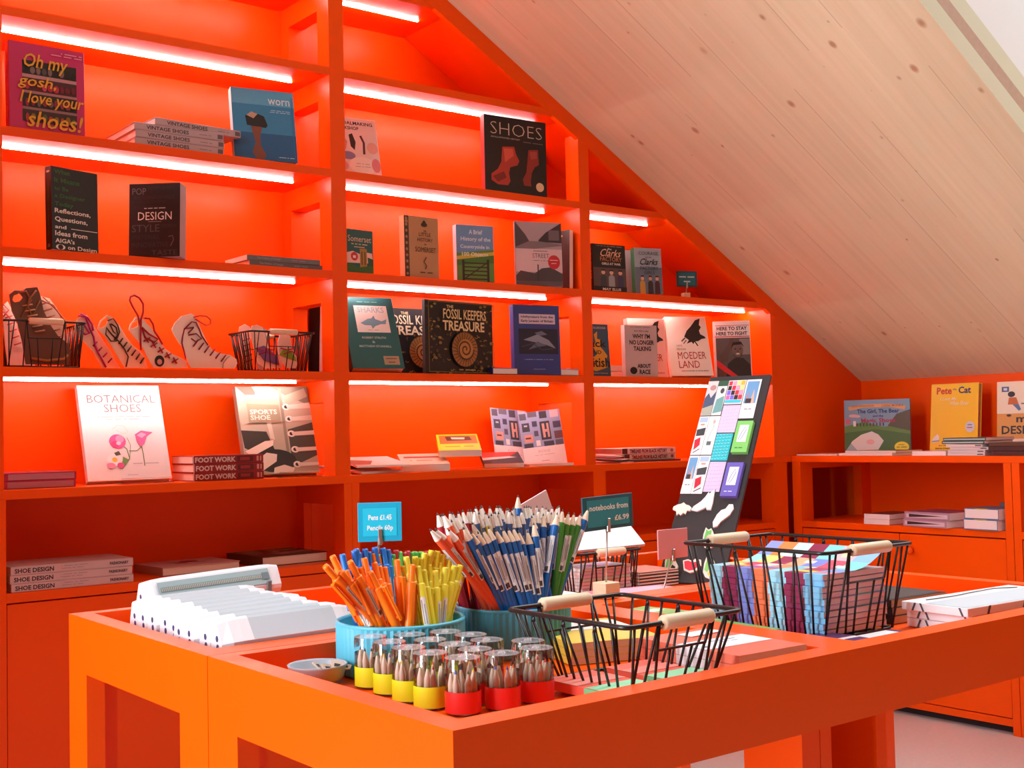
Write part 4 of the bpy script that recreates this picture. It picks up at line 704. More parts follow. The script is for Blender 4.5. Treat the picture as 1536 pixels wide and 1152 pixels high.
b = MB(); b.prism([(1.486-s['cx']+.0155*math.cos(t*PI/10),1.448-ZD_-.0015+.0175*math.sin(t*PI/10)) for t in range(20)],-.0016,-.0002,M('#1c1a1e')); b.prism([(1.486-s['cx']+.008*math.cos(t*PI/6),1.445-ZD_-.0015+.009*math.sin(t*PI/6)) for t in range(12)],-.002,-.0016,M('#d8a8a4')); b.obj('badge',s)
s = lacing('shoe lacing board with olive brown laces between pink and red laced ones',[(1.303,1.544),(1.312,1.569),(1.333,1.587),(1.347,1.581),(1.371,1.557),(1.389,1.527),(1.41,1.499),(1.438,1.476),(1.452,1.455),(1.459,1.4275),(1.386,1.4275),(1.367,1.457),(1.35,1.487),(1.329,1.518)],.09,'#f0dfca',[(1.308,1.549),(1.316,1.567),(1.332,1.581),(1.337,1.575),(1.33,1.556),(1.315,1.546)])
laces(s,[[(1.333,1.569),(1.35,1.576),(1.364,1.556),(1.371,1.536),(1.36,1.508),(1.343,1.507),(1.326,1.527),(1.329,1.548),(1.346,1.528),(1.367,1.508),(1.384,1.484),(1.395,1.46),(1.389,1.429)],[(1.34,1.56),(1.35,1.535),(1.365,1.525),(1.36,1.55),(1.345,1.56)]],'#4a3420',-.004,.0022)
laces(s,rungs((1.36,1.52),(1.44,1.45),7,.006,.009),'#3a2a1e')
s = lacing('shoe lacing board with magenta laces beside the full wire basket',[(1.244,1.547),(1.254,1.575),(1.271,1.586),(1.283,1.587),(1.309,1.546),(1.333,1.509),(1.357,1.475),(1.371,1.448),(1.385,1.4275),(1.328,1.4275),(1.301,1.474),(1.277,1.501),(1.257,1.521)],.12,'#f0dac8')
laces(s,[[(1.254,1.584),(1.275,1.582),(1.281,1.568),(1.291,1.545),(1.302,1.521),(1.305,1.494),(1.315,1.47),(1.329,1.446),(1.339,1.429)],[(1.261,1.54),(1.274,1.527),(1.288,1.531),(1.274,1.555),(1.261,1.561)],[(1.262,1.59),(1.283,1.578),(1.296,1.56),(1.3,1.54)]],'#b02a74',-.004,.003); laces(s,rungs((1.305,1.5),(1.35,1.45),4,.006,.007),'#8a2258')
s = lacing('large brown wooden lacing shoe standing up in the first wire basket',[(1.046,1.634),(1.06,1.647),(1.085,1.647),(1.092,1.655),(1.125,1.66),(1.132,1.642),(1.143,1.59),(1.165,1.545),(1.183,1.519),(1.215,1.494),(1.222,1.472),(1.215,1.432),(1.091,1.432),(1.081,1.498),(1.067,1.557),(1.052,1.586)],.085,'#6d5140',[(1.054,1.618),(1.058,1.632),(1.075,1.638),(1.084,1.628),(1.074,1.615),(1.06,1.612)])
laces(s,[[(1.07,1.64),(1.09,1.645),(1.105,1.62),(1.09,1.59),(1.078,1.57)],[(1.12,1.65),(1.1,1.625),(1.095,1.6),(1.11,1.57),(1.12,1.6),(1.13,1.62)]],'#8a6a4c',-.004,.003)
laces(s,rungs((1.095,1.605),(1.13,1.53),6,.014,.003),'#c9ab88'); laces(s,[[(1.1,1.45),(1.15,1.443),(1.2,1.45),(1.212,1.462)]],'#b98e5c',-.001,.004)
s = lacing('cream lacing shoe with tan laces behind the brown one in its basket',[(1.15,1.643),(1.18,1.636),(1.202,1.607),(1.21,1.584),(1.222,1.546),(1.232,1.496),(1.234,1.477),(1.236,1.454),(1.228,1.436),(1.16,1.436),(1.15,1.543),(1.146,1.597)],.15,'#f6e6d2')
laces(s,rungs((1.165,1.62),(1.21,1.5),7,.014,.005)+[[(1.16,1.64),(1.2,1.6),(1.225,1.57),(1.23,1.55)],[(1.15,1.63),(1.19,1.615),(1.215,1.58)]],'#a86a4c')
s = lacing('pale lacing shoe with coral laces at the back of the first basket',[(1.058,1.612),(1.073,1.627),(1.088,1.597),(1.102,1.544),(1.124,1.488),(1.151,1.458),(1.151,1.436),(1.072,1.436),(1.062,1.543)],.2,'#f0d4c4')
laces(s,[[(1.045,1.6),(1.06,1.615),(1.075,1.6),(1.06,1.58)],[(1.04,1.58),(1.06,1.595),(1.08,1.575)]]+rungs((1.075,1.58),(1.1,1.5),5,.01,.004),'#d8695a')
for lb,P,y,c,lc in (('sole shaped lacing board with red laces nearest the basket corner',[(1.795,1.554),(1.799,1.573),(1.818,1.583),(1.836,1.574),(1.84,1.551),(1.834,1.518),(1.842,1.476),(1.846,1.434),(1.816,1.434),(1.804,1.491)],.15,'#f4ddd0','#c0342e'),
    ('sole shaped lacing board with purple uppers inside the second basket',[(1.822,1.556),(1.83,1.575),(1.848,1.579),(1.868,1.571),(1.876,1.542),(1.893,1.494),(1.935,1.468),(1.94,1.436),(1.873,1.434),(1.85,1.45),(1.835,1.503)],.12,'#f4e0d4','#7d6ab8'),
    ('grey sole shaped lacing board standing at the back of the second basket',[(1.87,1.564),(1.889,1.581),(1.915,1.573),(1.918,1.544),(1.923,1.506),(1.911,1.436),(1.882,1.436)],.19,'#a8958c','#5a5058'),
    ('cream lacing shoe with lime green upper inside the second basket',[(1.905,1.522),(1.914,1.547),(1.935,1.553),(1.952,1.54),(1.956,1.507),(1.972,1.475),(1.976,1.448),(1.97,1.434),(1.935,1.434),(1.91,1.468)],.085,'#f2dfd2','#8ab02a')):
    s = lacing(lb,P,y,c)
    xs = [p[0] for p in P]; zs = [p[1] for p in P]; mx_ = sum(xs)/len(xs)
    if 'purple' in lb or 'lime' in lb:
        q = [(mx_-.03,1.5),(mx_+.0,1.51),(mx_+.05,1.475),(mx_+.055,1.445),(mx_+.0,1.46)] if 'purple' in lb else [(1.908,1.478),(1.925,1.498),(1.95,1.492),(1.968,1.47),(1.97,1.458),(1.93,1.47)]
        MB().prism([(p[0]-s['cx'],p[1]-ZD_-.0015) for p in q],-.004,-.0005,M(lc,.6)).obj('upper',s)
        laces(s,[[(mx_-.03,1.5),(mx_-.005,1.495),(mx_+.02,1.5)],[(mx_-.02,1.48),(mx_+.01,1.49),(mx_+.035,1.48)]],'#b8243a')
    else: laces(s,rungs((mx_-.005,1.53),(mx_+.005,1.46),5,.014,.005),lc)

# ------------------------------------------------------------------ price signs on clip stands
def sign(label, x, y, z0, cx, cz, w, h, yaw, lines, c0, c1, border=.1, tilt=0, wood=True, blk=.036):
    """wooden block at (x, y, z0), rod up to a clip, card centred at height cz"""
    r = root('price_sign',label,'price sign',pose(x,y,z0,yaw))
    b = MB(); b.bbox((-blk/2,-blk/2,0),(blk/2,blk/2,blk*.8),WOOD,.001); b.obj('base',r)
    dx = cx-x; zb = cz-z0-h/2
    b = MB(); b.tube([(0,0,blk*.7),(dx*.5,0,zb*.6),(dx,-.001,zb+.012)],.0017,STEEL,8); b.obj('rod',r)
    b = MB(); b.bbox((dx-.003,-.008,zb-.006),(dx+.003,-.0055,zb+h*.32),STEEL,.0006); b.bbox((dx-.003,-.0015,zb-.006),(dx+.003,.001,zb+.02),STEEL,.0006); b.lathe([(.0045,0),(.0045,.01)],(dx,-.004,zb-.004),STEEL,10); b.obj('clip',r)
    b = MB(); b.bbox((-w/2,-.0015,-h/2),(w/2,.0015,h/2),M(c0,.5),.0004)
    o = b.obj('card',r); o.matrix_local = T(dx,-.0035,cz-z0) @ Matrix.Rotation(math.radians(tilt),4,'Y')
    if lines:
        b = MB(); art(b,[('p',[(border*.8,border),(1-border*.8,border),(1-border*.8,1-border),(border*.8,1-border)],c1)]+lines,lambda a_,d_,e:(-w/2+a_,-.0016-e,h/2-d_),w,h); b.obj('card_print',o)
    return r
sign('bright turquoise price sign for pens and pencils behind the full pen pot',1.06,-1.85,ZFA+.0006,1.083,1.0565,.072,.064,-28,[('t','Pens £1.45',.24,.31,.77,.45,'#e9f8fb',.03),('t','Pencils 60p',.21,.58,.8,.75,'#e9f8fb',.03)],'#12b2dd','#20cdf2',.14)
sign('dark teal notebooks price sign on a wooden block by the white notebook',1.535,-1.912,ZT+.0004,1.540,1.0485,.125,.062,0,[('t','notebooks from',.13,.25,.9,.42,'#d9eef0',.03),('t','£6.99',.62,.6,.91,.77,'#d9eef0',.03)],'#146172','#1d93a6',.1,-2)
sign('blank pink backed price card in front of the black display board',1.72,-1.862,ZFA+.0006,1.758,.972,.083,.058,0,[],'#d3a0aa','#d3a0aa')
sign('plain white card standing tilted behind the crowd of pencils',1.40,-1.862,ZFA+.0006,1.405,1.052,.085,.055,0,[],'#e2d2d8','#e2d2d8',0,-22)
sign('small teal price sign at the end of the novels under the slope',3.83,.06,ZC_+.0008,3.835,1.845,.096,.068,-20,[('t','Signed copies',.12,.3,.88,.45,'#b8d8dc',.02),('t','£7.99',.34,.58,.68,.75,'#b8d8dc',.02)],'#174f58','#1c6a74',.1,0,True,.03)

# ------------------------------------------------------------------ zip pencil cases
def pencil_case(label, mx, zipped=False):
    r = root('pencil_case',label,'pencil case',mx,'pale zip pencil cases')
    Lh = .115
    prof = [(.006,0),(-.008,.001),(-.03,.03),(-.041,.05),(-.042,.058),(-.018,.088),(-.012,.091),(-.006,.088),(.008,.055),(.014,.02)]
    N = 14; vs = []; fs = []; n = len(prof); g = MB(); cw, cg = M('#dde1e9',.5), M('#b3bec8',.5)
    for i in range(N+1):
        u = -1+2*i/N; k = 1-.22*abs(u)**10
        vs.append([(u*Lh, p[0]*k, .002+p[1]*(1-.06*abs(u)**8)) for p in prof])
    g.add([p for q in vs for p in q],[(i*n+j,i*n+(j+1)%n,(i+1)*n+(j+1)%n,(i+1)*n+j) for i in range(N) for j in range(n)]+[tuple(range(n))[::-1],tuple(range(N*n,N*n+n))],cw)
    gi = g.mat(cg); ui = g.mat(M('#3a4a7a',.5))
    for i in range(N):
        for j in (4,5):
            if not zipped and 3 <= i <= 11: g.mi[i*n+j] = gi
    body = g.obj('pouch',r)
    b = MB()
    for k_,(yy,zz) in enumerate(((-.004,.06),(-.016,.044),(.004,.03),(-.012,.02),(-.002,.075))):
        b.add([(-Lh-.0006,yy-.014+.0045*math.cos(t*PI/4),zz*.85+.005*math.sin(t*PI/4)) for t in range(8)],[tuple(range(8))],M(('#34406e','#20243a')[k_%2],.6))
    b.obj('end_print',body)
    if zipped:
        b = MB(); z = M('#8fa0a6',.4)
        A, B_, nn = Vector((0,-.0415,.0605)), Vector((0,-.0195,.0875)), Vector((0,-.77,.64))
        def q4(x0,x1,f0,f1,o,m): 
            P0, P1 = A.lerp(B_,f0)+nn*o, A.lerp(B_,f1)+nn*o
            b.add([(x0,P0.y,P0.z),(x1,P0.y,P0.z),(x1,P1.y,P1.z),(x0,P1.y,P1.z)],[(0,1,2,3)],m)
        q4(-.092,.094,.05,.95,.0016,M('#8fa3a8',.35)); q4(-.088,.09,.36,.64,.0022,M('#6d8086',.4))
        for i in range(58): q4(-.087+i*.003,-.0855+i*.003,.4,.6,.0028,STEEL)
        b.obj('zip',r)
        b = MB(); q4(.08,.092,.3,.7,.0035,M('#5d6d74',.4)); b.bbox((.086,-.043,.036),(.094,-.039,.068),M('#6d7d84',.4),.001)
        b.obj('zip_puller',r)
    return r
CASE = ['frontmost pale pencil case over the seam of the two tables','pale pencil case second in the leaning row from the front','pale pencil case third in the leaning row from the front','pale pencil case fourth in the leaning row from the front','pale pencil case in the middle of the leaning row','pale pencil case fourth from the zipped one at the back','pale pencil case third from the zipped one at the back','pale pencil case second from the zipped one at the back','pale pencil case directly under the zipped one']
pc0 = None
for i, lb in enumerate(CASE):
    x = .900+rr.uniform(-.004,.006) + .004*i*.5; yy = -1.847+.0446*i; m = T(x+(.004 if i == 0 else 0),yy+(.006 if i == 0 else 0),ZFA+.005) @ Matrix.Rotation(math.radians(-1+rr.uniform(-1,1)),4,'Y')
    if i == 0: pc0 = pencil_case(lb,m); tr_ = _tree(pc0)
    else: dup(pc0,m,lb,None,tr_)
pencil_case('pale pencil case lying on top at the back with its grey zip showing',T(.972,-1.425,ZFA+.034) @ Matrix.Rotation(math.radians(-2),4,'Z') @ Matrix.Rotation(math.radians(-2.5),4,'Y') @ Matrix.Rotation(math.radians(8),4,'X') @ Matrix.Scale(1.16,4,(1,0,0)),True)
PENS = {'orange':[[0.871,-2.07,1.031,-0.414,0.093,0.905],[0.834,-2.115,1.023,-0.7,-0.108,0.706],[0.858,-2.115,1.013,-0.637,-0.115,0.762],[0.878,-2.07,1.013,-0.431,0.14,0.891],[0.873,-2.115,1.026,-0.507,-0.077,0.859],[0.907,-2.07,1.012,-0.155,0.235,0.96],[0.923,-2.07,1.024,-0.11,0.212,0.971],[0.927,-2.07,1.008,0.008,0.254,0.967],[0.905,-2.115,1.009,-0.444,0.052,0.895],[0.964,-2.015,1.014,-0.151,0.157,0.976],[0.971,-2.015,1.023,-0.111,0.147,0.983],[0.98,-2.015,1.02,-0.103,0.149,0.983],[0.948,-2.07,1.01,-0.054,0.263,0.963],[0.979,-2.07,1.017,0.065,0.214,0.975],[0.976,-2.115,1.013,0.185,0.159,0.97],[0.891,-2.07,1.008,-0.323,0.188,0.927],[0.917,-2.07,1.011,-0.15,0.241,0.959],[0.94,-2.07,1.016,-0.101,0.233,0.967],[0.875,-2.07,1.024,-0.405,0.11,0.908],[0.957,-2.07,1.008,-0.014,0.249,0.969]],'blue':[[0.919,-2.015,1.026,-0.195,0.073,0.978],[0.939,-2.015,1.03,-0.168,0.038,0.985],[0.943,-2.015,1.032,-0.148,0.041,0.988],[0.958,-2.015,1.031,0.003,0.116,0.993],[0.975,-2.015,1.032,-0.105,0.086,0.991],[0.989,-2.015,1.03,-0.062,0.174,0.983],[0.998,-2.015,1.027,0.031,0.156,0.987],[0.964,-2.015,1.026,-0.07,0.103,0.992],[0.947,-2.015,1.026,-0.022,0.163,0.986],[1.001,-2.015,1.02,0.076,0.047,0.996]],'green':[[0.991,-2.015,1.022,-0.038,0.178,0.983],[0.995,-2.015,1.009,-0.038,0.205,0.978],[1.004,-2.015,1.013,0.024,0.2,0.979],[1.008,-2.015,1.019,0.145,0.055,0.988],[1.019,-2.015,1.022,0.133,0.167,0.977],[1.041,-2.015,1.02,0.057,0.055,0.997],[1.048,-2.015,1.02,0.198,0.038,0.979],[1.059,-2.015,1.019,0.184,0.09,0.979],[1.024,-2.015,1.015,0.158,0.044,0.986],[0.98,-2.015,1.021,-0.055,0.037,0.998]],'yellow':[[0.995,-2.07,1.02,-0.006,0.21,0.978],[0.989,-2.07,1.007,-0.171,0.234,0.957],[1.011,-2.07,1.019,-0.01,0.009,1.0],[1.022,-2.07,1.016,0.12,0.034,0.992],[1.028,-2.07,1.023,0.166,0.05,0.985],[1.036,-2.07,1.02,0.165,-0.046,0.985],[1.041,-2.07,1.026,0.218,-0.055,0.974],[1.052,-2.07,1.024,0.194,0.007,0.981],[1.05,-2.07,1.018,0.113,-0.024,0.993],[1.062,-2.07,1.018,0.233,-0.024,0.972],[0.995,-2.115,1.004,0.009,0.244,0.97],[1.016,-2.115,1.001,0.154,0.232,0.96],[1.034,-2.115,1.004,0.246,0.18,0.952],[1.05,-2.115,1.005,0.351,0.135,0.926],[1.108,-2.07,1.014,0.505,0.146,0.851],[1.061,-2.115,1.005,0.437,0.111,0.893],[0.985,-2.115,1.01,-0.023,0.231,0.973],[1.035,-2.07,1.005,-0.007,0.238,0.971],[1.055,-2.07,1.006,0.09,0.233,0.968],[1.072,-2.07,1.01,0.179,0.205,0.962],[1.004,-2.07,1.007,-0.055,0.234,0.971]],'red':[[1.033,-2.015,1.022,0.081,0.195,0.977],[1.027,-2.015,1.02,0.018,0.205,0.979],[1.07,-2.015,1.019,0.178,0.06,0.982],[1.013,-2.015,1.025,0.149,0.067,0.987]]}
PENCILS = {'blue':[[1.07,-2.11,1.061,-0.498,0.0,0.867],[1.084,-2.11,1.054,-0.466,0.025,0.884],[1.097,-2.11,1.053,-0.402,0.042,0.915],[1.117,-2.11,1.059,-0.307,0.084,0.948],[1.131,-2.11,1.054,-0.299,0.134,0.945],[1.155,-2.11,1.054,-0.203,0.167,0.965],[1.175,-2.11,1.049,-0.114,0.189,0.975],[1.193,-2.11,1.048,-0.016,0.198,0.98],[1.145,-2.11,1.054,-0.212,0.143,0.967],[1.165,-2.11,1.055,-0.143,0.172,0.975],[1.107,-2.11,1.055,-0.364,0.071,0.929],[1.206,-2.11,1.059,0.045,0.183,0.982],[1.356,-2.07,1.071,0.517,0.083,0.852],[1.255,-2.11,1.072,0.367,0.155,0.917],[1.276,-2.07,1.07,0.218,0.102,0.971],[1.259,-2.07,1.069,0.169,0.105,0.98],[1.298,-2.01,1.071,0.208,0.139,0.968],[1.255,-2.01,1.097,0.071,0.08,0.994],[1.234,-2.07,1.067,-0.14,0.118,0.983],[1.116,-2.07,1.064,-0.327,0.118,0.938]],'green':[[1.339,-2.07,1.064,0.463,0.096,0.881],[1.325,-2.07,1.066,0.373,0.094,0.923],[1.313,-2.07,1.068,0.342,0.098,0.935],[1.3,-2.07,1.073,0.261,0.097,0.961]],'white':[[1.01,-2.11,1.062,-0.698,-0.045,0.714],[1.02,-2.11,1.062,-0.668,-0.043,0.743],[1.064,-2.07,1.069,-0.429,0.097,0.898],[1.043,-2.11,1.06,-0.598,-0.04,0.801],[1.077,-2.07,1.07,-0.35,0.091,0.932],[1.085,-2.07,1.076,-0.293,0.093,0.951],[1.062,-2.07,1.08,-0.413,0.084,0.907],[1.099,-2.07,1.067,-0.218,0.088,0.972]],'red':[[1.093,-2.01,1.077,-0.255,0.064,0.965],[1.1,-2.01,1.075,-0.183,0.138,0.973],[1.117,-2.01,1.078,-0.173,0.036,0.984],[1.122,-2.01,1.077,-0.107,0.039,0.993],[1.133,-2.01,1.077,-0.164,0.076,0.984],[1.142,-2.01,1.079,-0.092,0.134,0.987],[1.153,-2.01,1.079,-0.029,0.034,0.999],[1.158,-2.01,1.079,-0.044,0.064,0.997]],'yellow':[[1.13,-2.07,1.079,-0.095,-0.056,0.994],[1.142,-2.07,1.078,-0.115,0.007,0.993],[1.149,-2.07,1.072,-0.055,-0.046,0.997]],'pale':[[1.196,-2.07,1.072,0.045,0.015,0.999],[1.245,-2.01,1.078,0.074,0.047,0.996],[1.268,-2.01,1.079,0.106,0.114,0.988],[1.206,-2.07,1.072,-0.04,0.018,0.999],[1.179,-2.01,1.083,0.02,0.113,0.993],[1.178,-2.01,1.08,-0.031,0.138,0.99],[1.239,-2.07,1.071,0.111,-0.002,0.994],[1.339,-2.01,1.073,0.379,0.168,0.91],[1.273,-2.01,1.079,0.145,0.042,0.989],[1.121,-2.07,1.083,-0.189,-0.035,0.981],[1.196,-2.01,1.082,-0.029,0.077,0.997],[1.168,-2.01,1.083,-0.014,0.139,0.99],[1.194,-2.07,1.074,0.047,-0.068,0.997],[1.278,-2.01,1.077,0.115,0.034,0.993],[1.282,-2.01,1.077,0.2,0.072,0.977],[1.166,-2.07,1.071,-0.062,-0.047,0.997],[1.315,-2.01,1.074,0.298,0.074,0.952],[1.218,-2.01,1.081,0.081,0.082,0.993],[1.168,-2.07,1.077,-0.086,-0.066,0.994],[1.234,-2.01,1.077,0.032,0.065,0.997],[1.231,-2.01,1.077,0.021,0.04,0.999],[1.316,-2.01,1.071,0.295,0.102,0.95],[1.329,-2.01,1.074,0.345,0.117,0.931],[1.342,-2.01,1.074,0.408,0.119,0.905],[1.131,-2.07,1.076,-0.166,-0.026,0.986],[1.21,-2.01,1.082,0.003,0.1,0.995],[1.221,-2.01,1.077,0.028,0.076,0.997],[1.25,-2.07,1.076,0.14,-0.034,0.99],[1.18,-2.01,1.084,-0.09,0.042,0.995],[1.307,-2.01,1.077,0.224,0.126,0.966],[1.215,-2.07,1.077,-0.002,-0.028,1.0],[1.295,-2.01,1.078,0.19,0.059,0.98],[1.278,-2.01,1.079,0.185,0.058,0.981],[1.19,-2.07,1.079,0.039,-0.03,0.999],[1.34,-2.01,1.072,0.389,0.16,0.907],[1.216,-2.01,1.078,0.005,0.089,0.996],[1.154,-2.07,1.075,-0.096,-0.068,0.993],[1.278,-2.01,1.079,0.164,0.143,0.976],[1.344,-2.01,1.075,0.412,0.124,0.903],[1.162,-2.07,1.077,-0.032,0.022,0.999],[1.215,-2.01,1.082,-0.021,0.068,0.997],[1.178,-2.01,1.082,-0.031,0.042,0.999],[1.16,-2.07,1.078,-0.051,-0.038,0.998],[1.243,-2.01,1.076,0.113,0.097,0.989],[1.249,-2.01,1.078,0.051,0.04,0.998],[1.27,-2.07,1.075,0.081,-0.004,0.997]]}

# ------------------------------------------------------------------ pots of pens and pencils
def pot(label, x, y, r_, h, c):
    r = root('ribbed_pot',label,'pot',T(x,y,ZFB+.0006),'ribbed blue pots')
    b = MB(); m = M(c,.45); b.lathe([(0,.0),(r_*.97,0),(r_,.004),(r_,h-.004)],(0,0,0),m,120,None,60,.0016); b.lathe([(r_-.003,h-.004),(r_-.003,.005),(0,.005)],(0,0,0),m,48); b.obj('wall',r)
    b = MB(); b.lathe([(r_+.001,h-.005),(r_+.002,h-.002),(r_+.0005,h),(r_-.003,h),(r_-.003,h-.005)],(0,0,0),m,64); b.obj('rim',r)
pot('ribbed sky blue pot crammed with coloured ballpoint pens',.988,-2.063,.0935,.0755,'#4fb4cf')
pot('ribbed dark teal pot crammed with pencils behind the basket',1.2,-2.06,.0905,.0755,'#3f8fa6')
def axis(a, extra=0):
    d = Vector(a[3:6]).normalized(); p = Vector(a[:3])
    return d, p
def pen(col, dark):
    r = root('ballpoint_pen','','pen'); m = M(col,.35); b = MB()
    b.lathe([(0,0),(.0012,0),(.0014,.004),(.0036,.016),(.0062,.022),(.0067,.05),(.0067,.118),(.0062,.1195),(.005,.12)],(0,0,0),m,12); b.obj('barrel',r)
    b = MB(); b.lathe([(.005,.12),(.0047,.121),(.0047,.142),(.0042,.145),(0,.145)],(0,0,0),m,12); b.obj('button',r)
    b = MB(); b.bbox((-.0037,-.0122,.062),(.0037,-.0088,.118),m,.0009); b.bbox((-.0028,-.0085,.11),(.0028,-.004,.118),m,.0007); b.bbox((-.0026,-.0085,.066),(.0026,-.006,.07),m,.0006); b.obj('clip',r)
    b = MB(); b.add([(.007*math.cos(t),.007*math.sin(t),z) for z in (.05,.1) for t in (-.4,-.1,.2,.5,.8)],[(i,i+1,i+6,i+5) for i in range(4)],M('#e6e0da',.4)); 
    for t0,z0,z1,c in ((-.1,.062,.096,'#8d8a90'),(.35,.062,.09,'#a2a0a6'),(.1,.052,.059,'#2a2a30'),(.5,.052,.059,'#2a2a30')):
        w_ = .1 if z0 > .06 else .15
        b.add([(.0072*math.cos(t),.0072*math.sin(t),z) for z in (z0,z1) for t in (t0-w_,t0+w_)],[(0,1,3,2)],M(c,.5))
    b.obj('barrel_print',r)
    return r
PCOL = {'orange':'#ff7d10','blue':'#1f78d8','green':'#5fd46a','yellow':'#e6d838','red':'#b8323a'}
for c, L in PENS.items():
    p0 = pen(PCOL[c],0); tr_ = _tree(p0)
    for i, a in enumerate(L):
        d, p = axis(a)
        q = d.to_track_quat('Z','Y').to_matrix().to_4x4()
        m = Matrix.Translation(p-d*.145) @ q @ Matrix.Rotation(rr.choice([-.3,.2,.6,1.2,2.4,3.6,0,0,.1]) + (math.atan2(0,1)),4,'Z')
        if i == 0: p0.matrix_world = m; o = p0
        else: o = dup(p0,m,None,None,tr_)
        o['label'] = '%s push button pen standing among others in the sky blue pot'%c; o['group'] = '%s pens in the sky blue pot'%c
def pencil(col, tip='#ecdccb', label=True, lead='#3a3436'):
    r = root('pencil','','pencil'); b = MB(); m = M(col,.35)
    b.lathe([(0,0),(.006,0),(.0062,.001),(.0062,.163)],(0,0,0),m,10); b.obj('shaft',r)
    b = MB(); b.lathe([(.0062,.163),(.0061,.1645),(.0018,.181)],(0,0,0),M(tip,.7),10); b.obj('sharpened_tip',r)
    b = MB(); b.lathe([(.0018,.181),(.0003,.1855),(0,.1855)],(0,0,0),M(lead,.6),8); b.obj('lead',r)
    if label:
        b = MB(); b.add([(.0065*math.cos(t),.0065*math.sin(t),z) for z in (.085,.145) for t in (-.55,-.2,.15,.5,.85)],[(i,i+1,i+6,i+5) for i in range(4)],M('#d9dbe0',.4))
        for t0,z0,z1,c in ((-.3,.1,.14,'#8d909a'),(.15,.1,.138,'#a2a5ae'),(.5,.104,.13,'#8d909a'),(-.2,.087,.095,'#2a2a30'),(.2,.087,.095,'#2a2a30')):
            w_ = .1 if z0 > .09 else .17
            b.add([(.0067*math.cos(t),.0067*math.sin(t),z) for z in (z0,z1) for t in (t0-w_,t0+w_)],[(0,1,3,2)],M(c,.5))
        b.obj('shaft_print',r)
    return r
LBL = {'blue':('#1565b4','blue pencil with printed white label standing in the teal pot'),'green':('#3f8f3a','green pencil at the basket side of the teal pot'),'white':('#f0603a','orange red pencil with white label leaning towards the pens'),'red':('#a81e30','crimson pencil standing at the pen side of the teal pot'),'yellow':('#e8d23c','yellow pencil amid the pale tipped ones in the teal pot'),'pale':('#4a6fa8','pale tipped pencil in the dense crowd filling the teal pot')}
for c, L in PENCILS.items():
    p0 = pencil(LBL[c][0],'#f3ece4' if c in ('pale','red','yellow','white') else '#ead6bf'); tr_ = _tree(p0)
    for i, a in enumerate(L):
        d, p = axis(a); q = d.to_track_quat('Z','Y').to_matrix().to_4x4()
        # turn the label to the room side with some scatter
        m = Matrix.Translation(p-d*.1855) @ q
        v = (m.to_3x3().inverted() @ Vector((-.5,-.86,.1)))
        m = m @ Matrix.Rotation(math.atan2(v.y,v.x)-.15+rr.uniform(-.7,.7)+(0 if c in ('blue','white','green') and i % 3 else rr.uniform(-1,1)),4,'Z')
        if i == 0: p0.matrix_world = m; o = p0
        else: o = dup(p0,m,None,None,tr_)
        o['label'] = LBL[c][1]; o['group'] = '%s pencils in the teal pot'%('orange red' if c == 'white' else c)

# ------------------------------------------------------------------ clear tubes of mini pencils
def tube(label, x, y, col, group):
    r = root('pencil_tube',label,'pencil tube',pose(x,y,ZFB+.0006,rr.uniform(0,360)),group); R = .0222
    b = MB(); b.lathe([(0,.001),(R-.0006,.001),(R,.0025),(R,.047)],(0,0,0),CLEAR,32); b.obj('jar',r)
    b = MB(); b.lathe([(R+.0006,.052),(R+.0006,.0655),(R,.068)],(0,0,0),CLEAR,32); b.lathe([(R,.068),(R-.0015,.0686),(R-.003,.0678),(.006,.0672),(.005,.0695),(.002,.0705),(0,.0705)],(0,0,0),LIDM,32)
    b.obj('lid',r)
    b = MB(); b.lathe([(R+.0003,.0024),(R+.0003,.0285)],(0,0,0),M(col,.45),32); b.lathe([(R-.0004,.0285),(R-.0004,.0024)],(0,0,0),M(col,.45),32); b.obj('sleeve',r)
    return r
TUB = [(.889,-2.140,'y'),(.884,-2.196,'y'),(.878,-2.252,'y'),(.876,-2.305,'y'),(.886,-2.360,'r'),(.938,-2.372,'r'),(.993,-2.372,'r'),(1.020,-2.322,'r'),(.985,-2.278,'r'),(.995,-2.228,'y'),(.985,-2.182,'y'),(.936,-2.166,'y'),(.932,-2.222,'y'),(.935,-2.275,'y'),(.932,-2.323,'r')]
TL = ['yellow sleeved clear pencil tube nearest the grey badge dish','yellow sleeved clear pencil tube second from the grey dish along the rim','yellow sleeved clear pencil tube third from the grey dish along the rim','yellow sleeved clear pencil tube beside the red one at the table corner','red sleeved clear pencil tube at the front corner of the table','red sleeved clear pencil tube second along the front rim','red sleeved clear pencil tube third along the front rim','red sleeved clear pencil tube touching the front wire basket','clear pencil tube behind the red ones, beside the basket','clear pencil tube behind the pack, below the teal pot','clear pencil tube deep in the pack against the pen pot','clear pencil tube against the front of the pen pot','clear pencil tube inside the pack behind the yellow row','clear pencil tube in the middle of the pack','clear pencil tube directly behind the two red ones']
LC = ['#24304a','#c0283a','#2a62b8','#3a8a4a','#d86a2a','#6a3a2a','#e0b83a','#1c1c20']
def mini(lead):
    o = MB().lathe([(0,0),(.0045,0),(.0045,.036),(.0016,.0485)],(0,0,0),WOODZ,8).obj('mini_pencil')
    tag(o,'','pencil')
    l = MB().lathe([(.0016,.0485),(.0003,.053),(0,.053)],(0,0,0),M(lead,.6),8).obj('lead',o)
    return o
MINI = {}
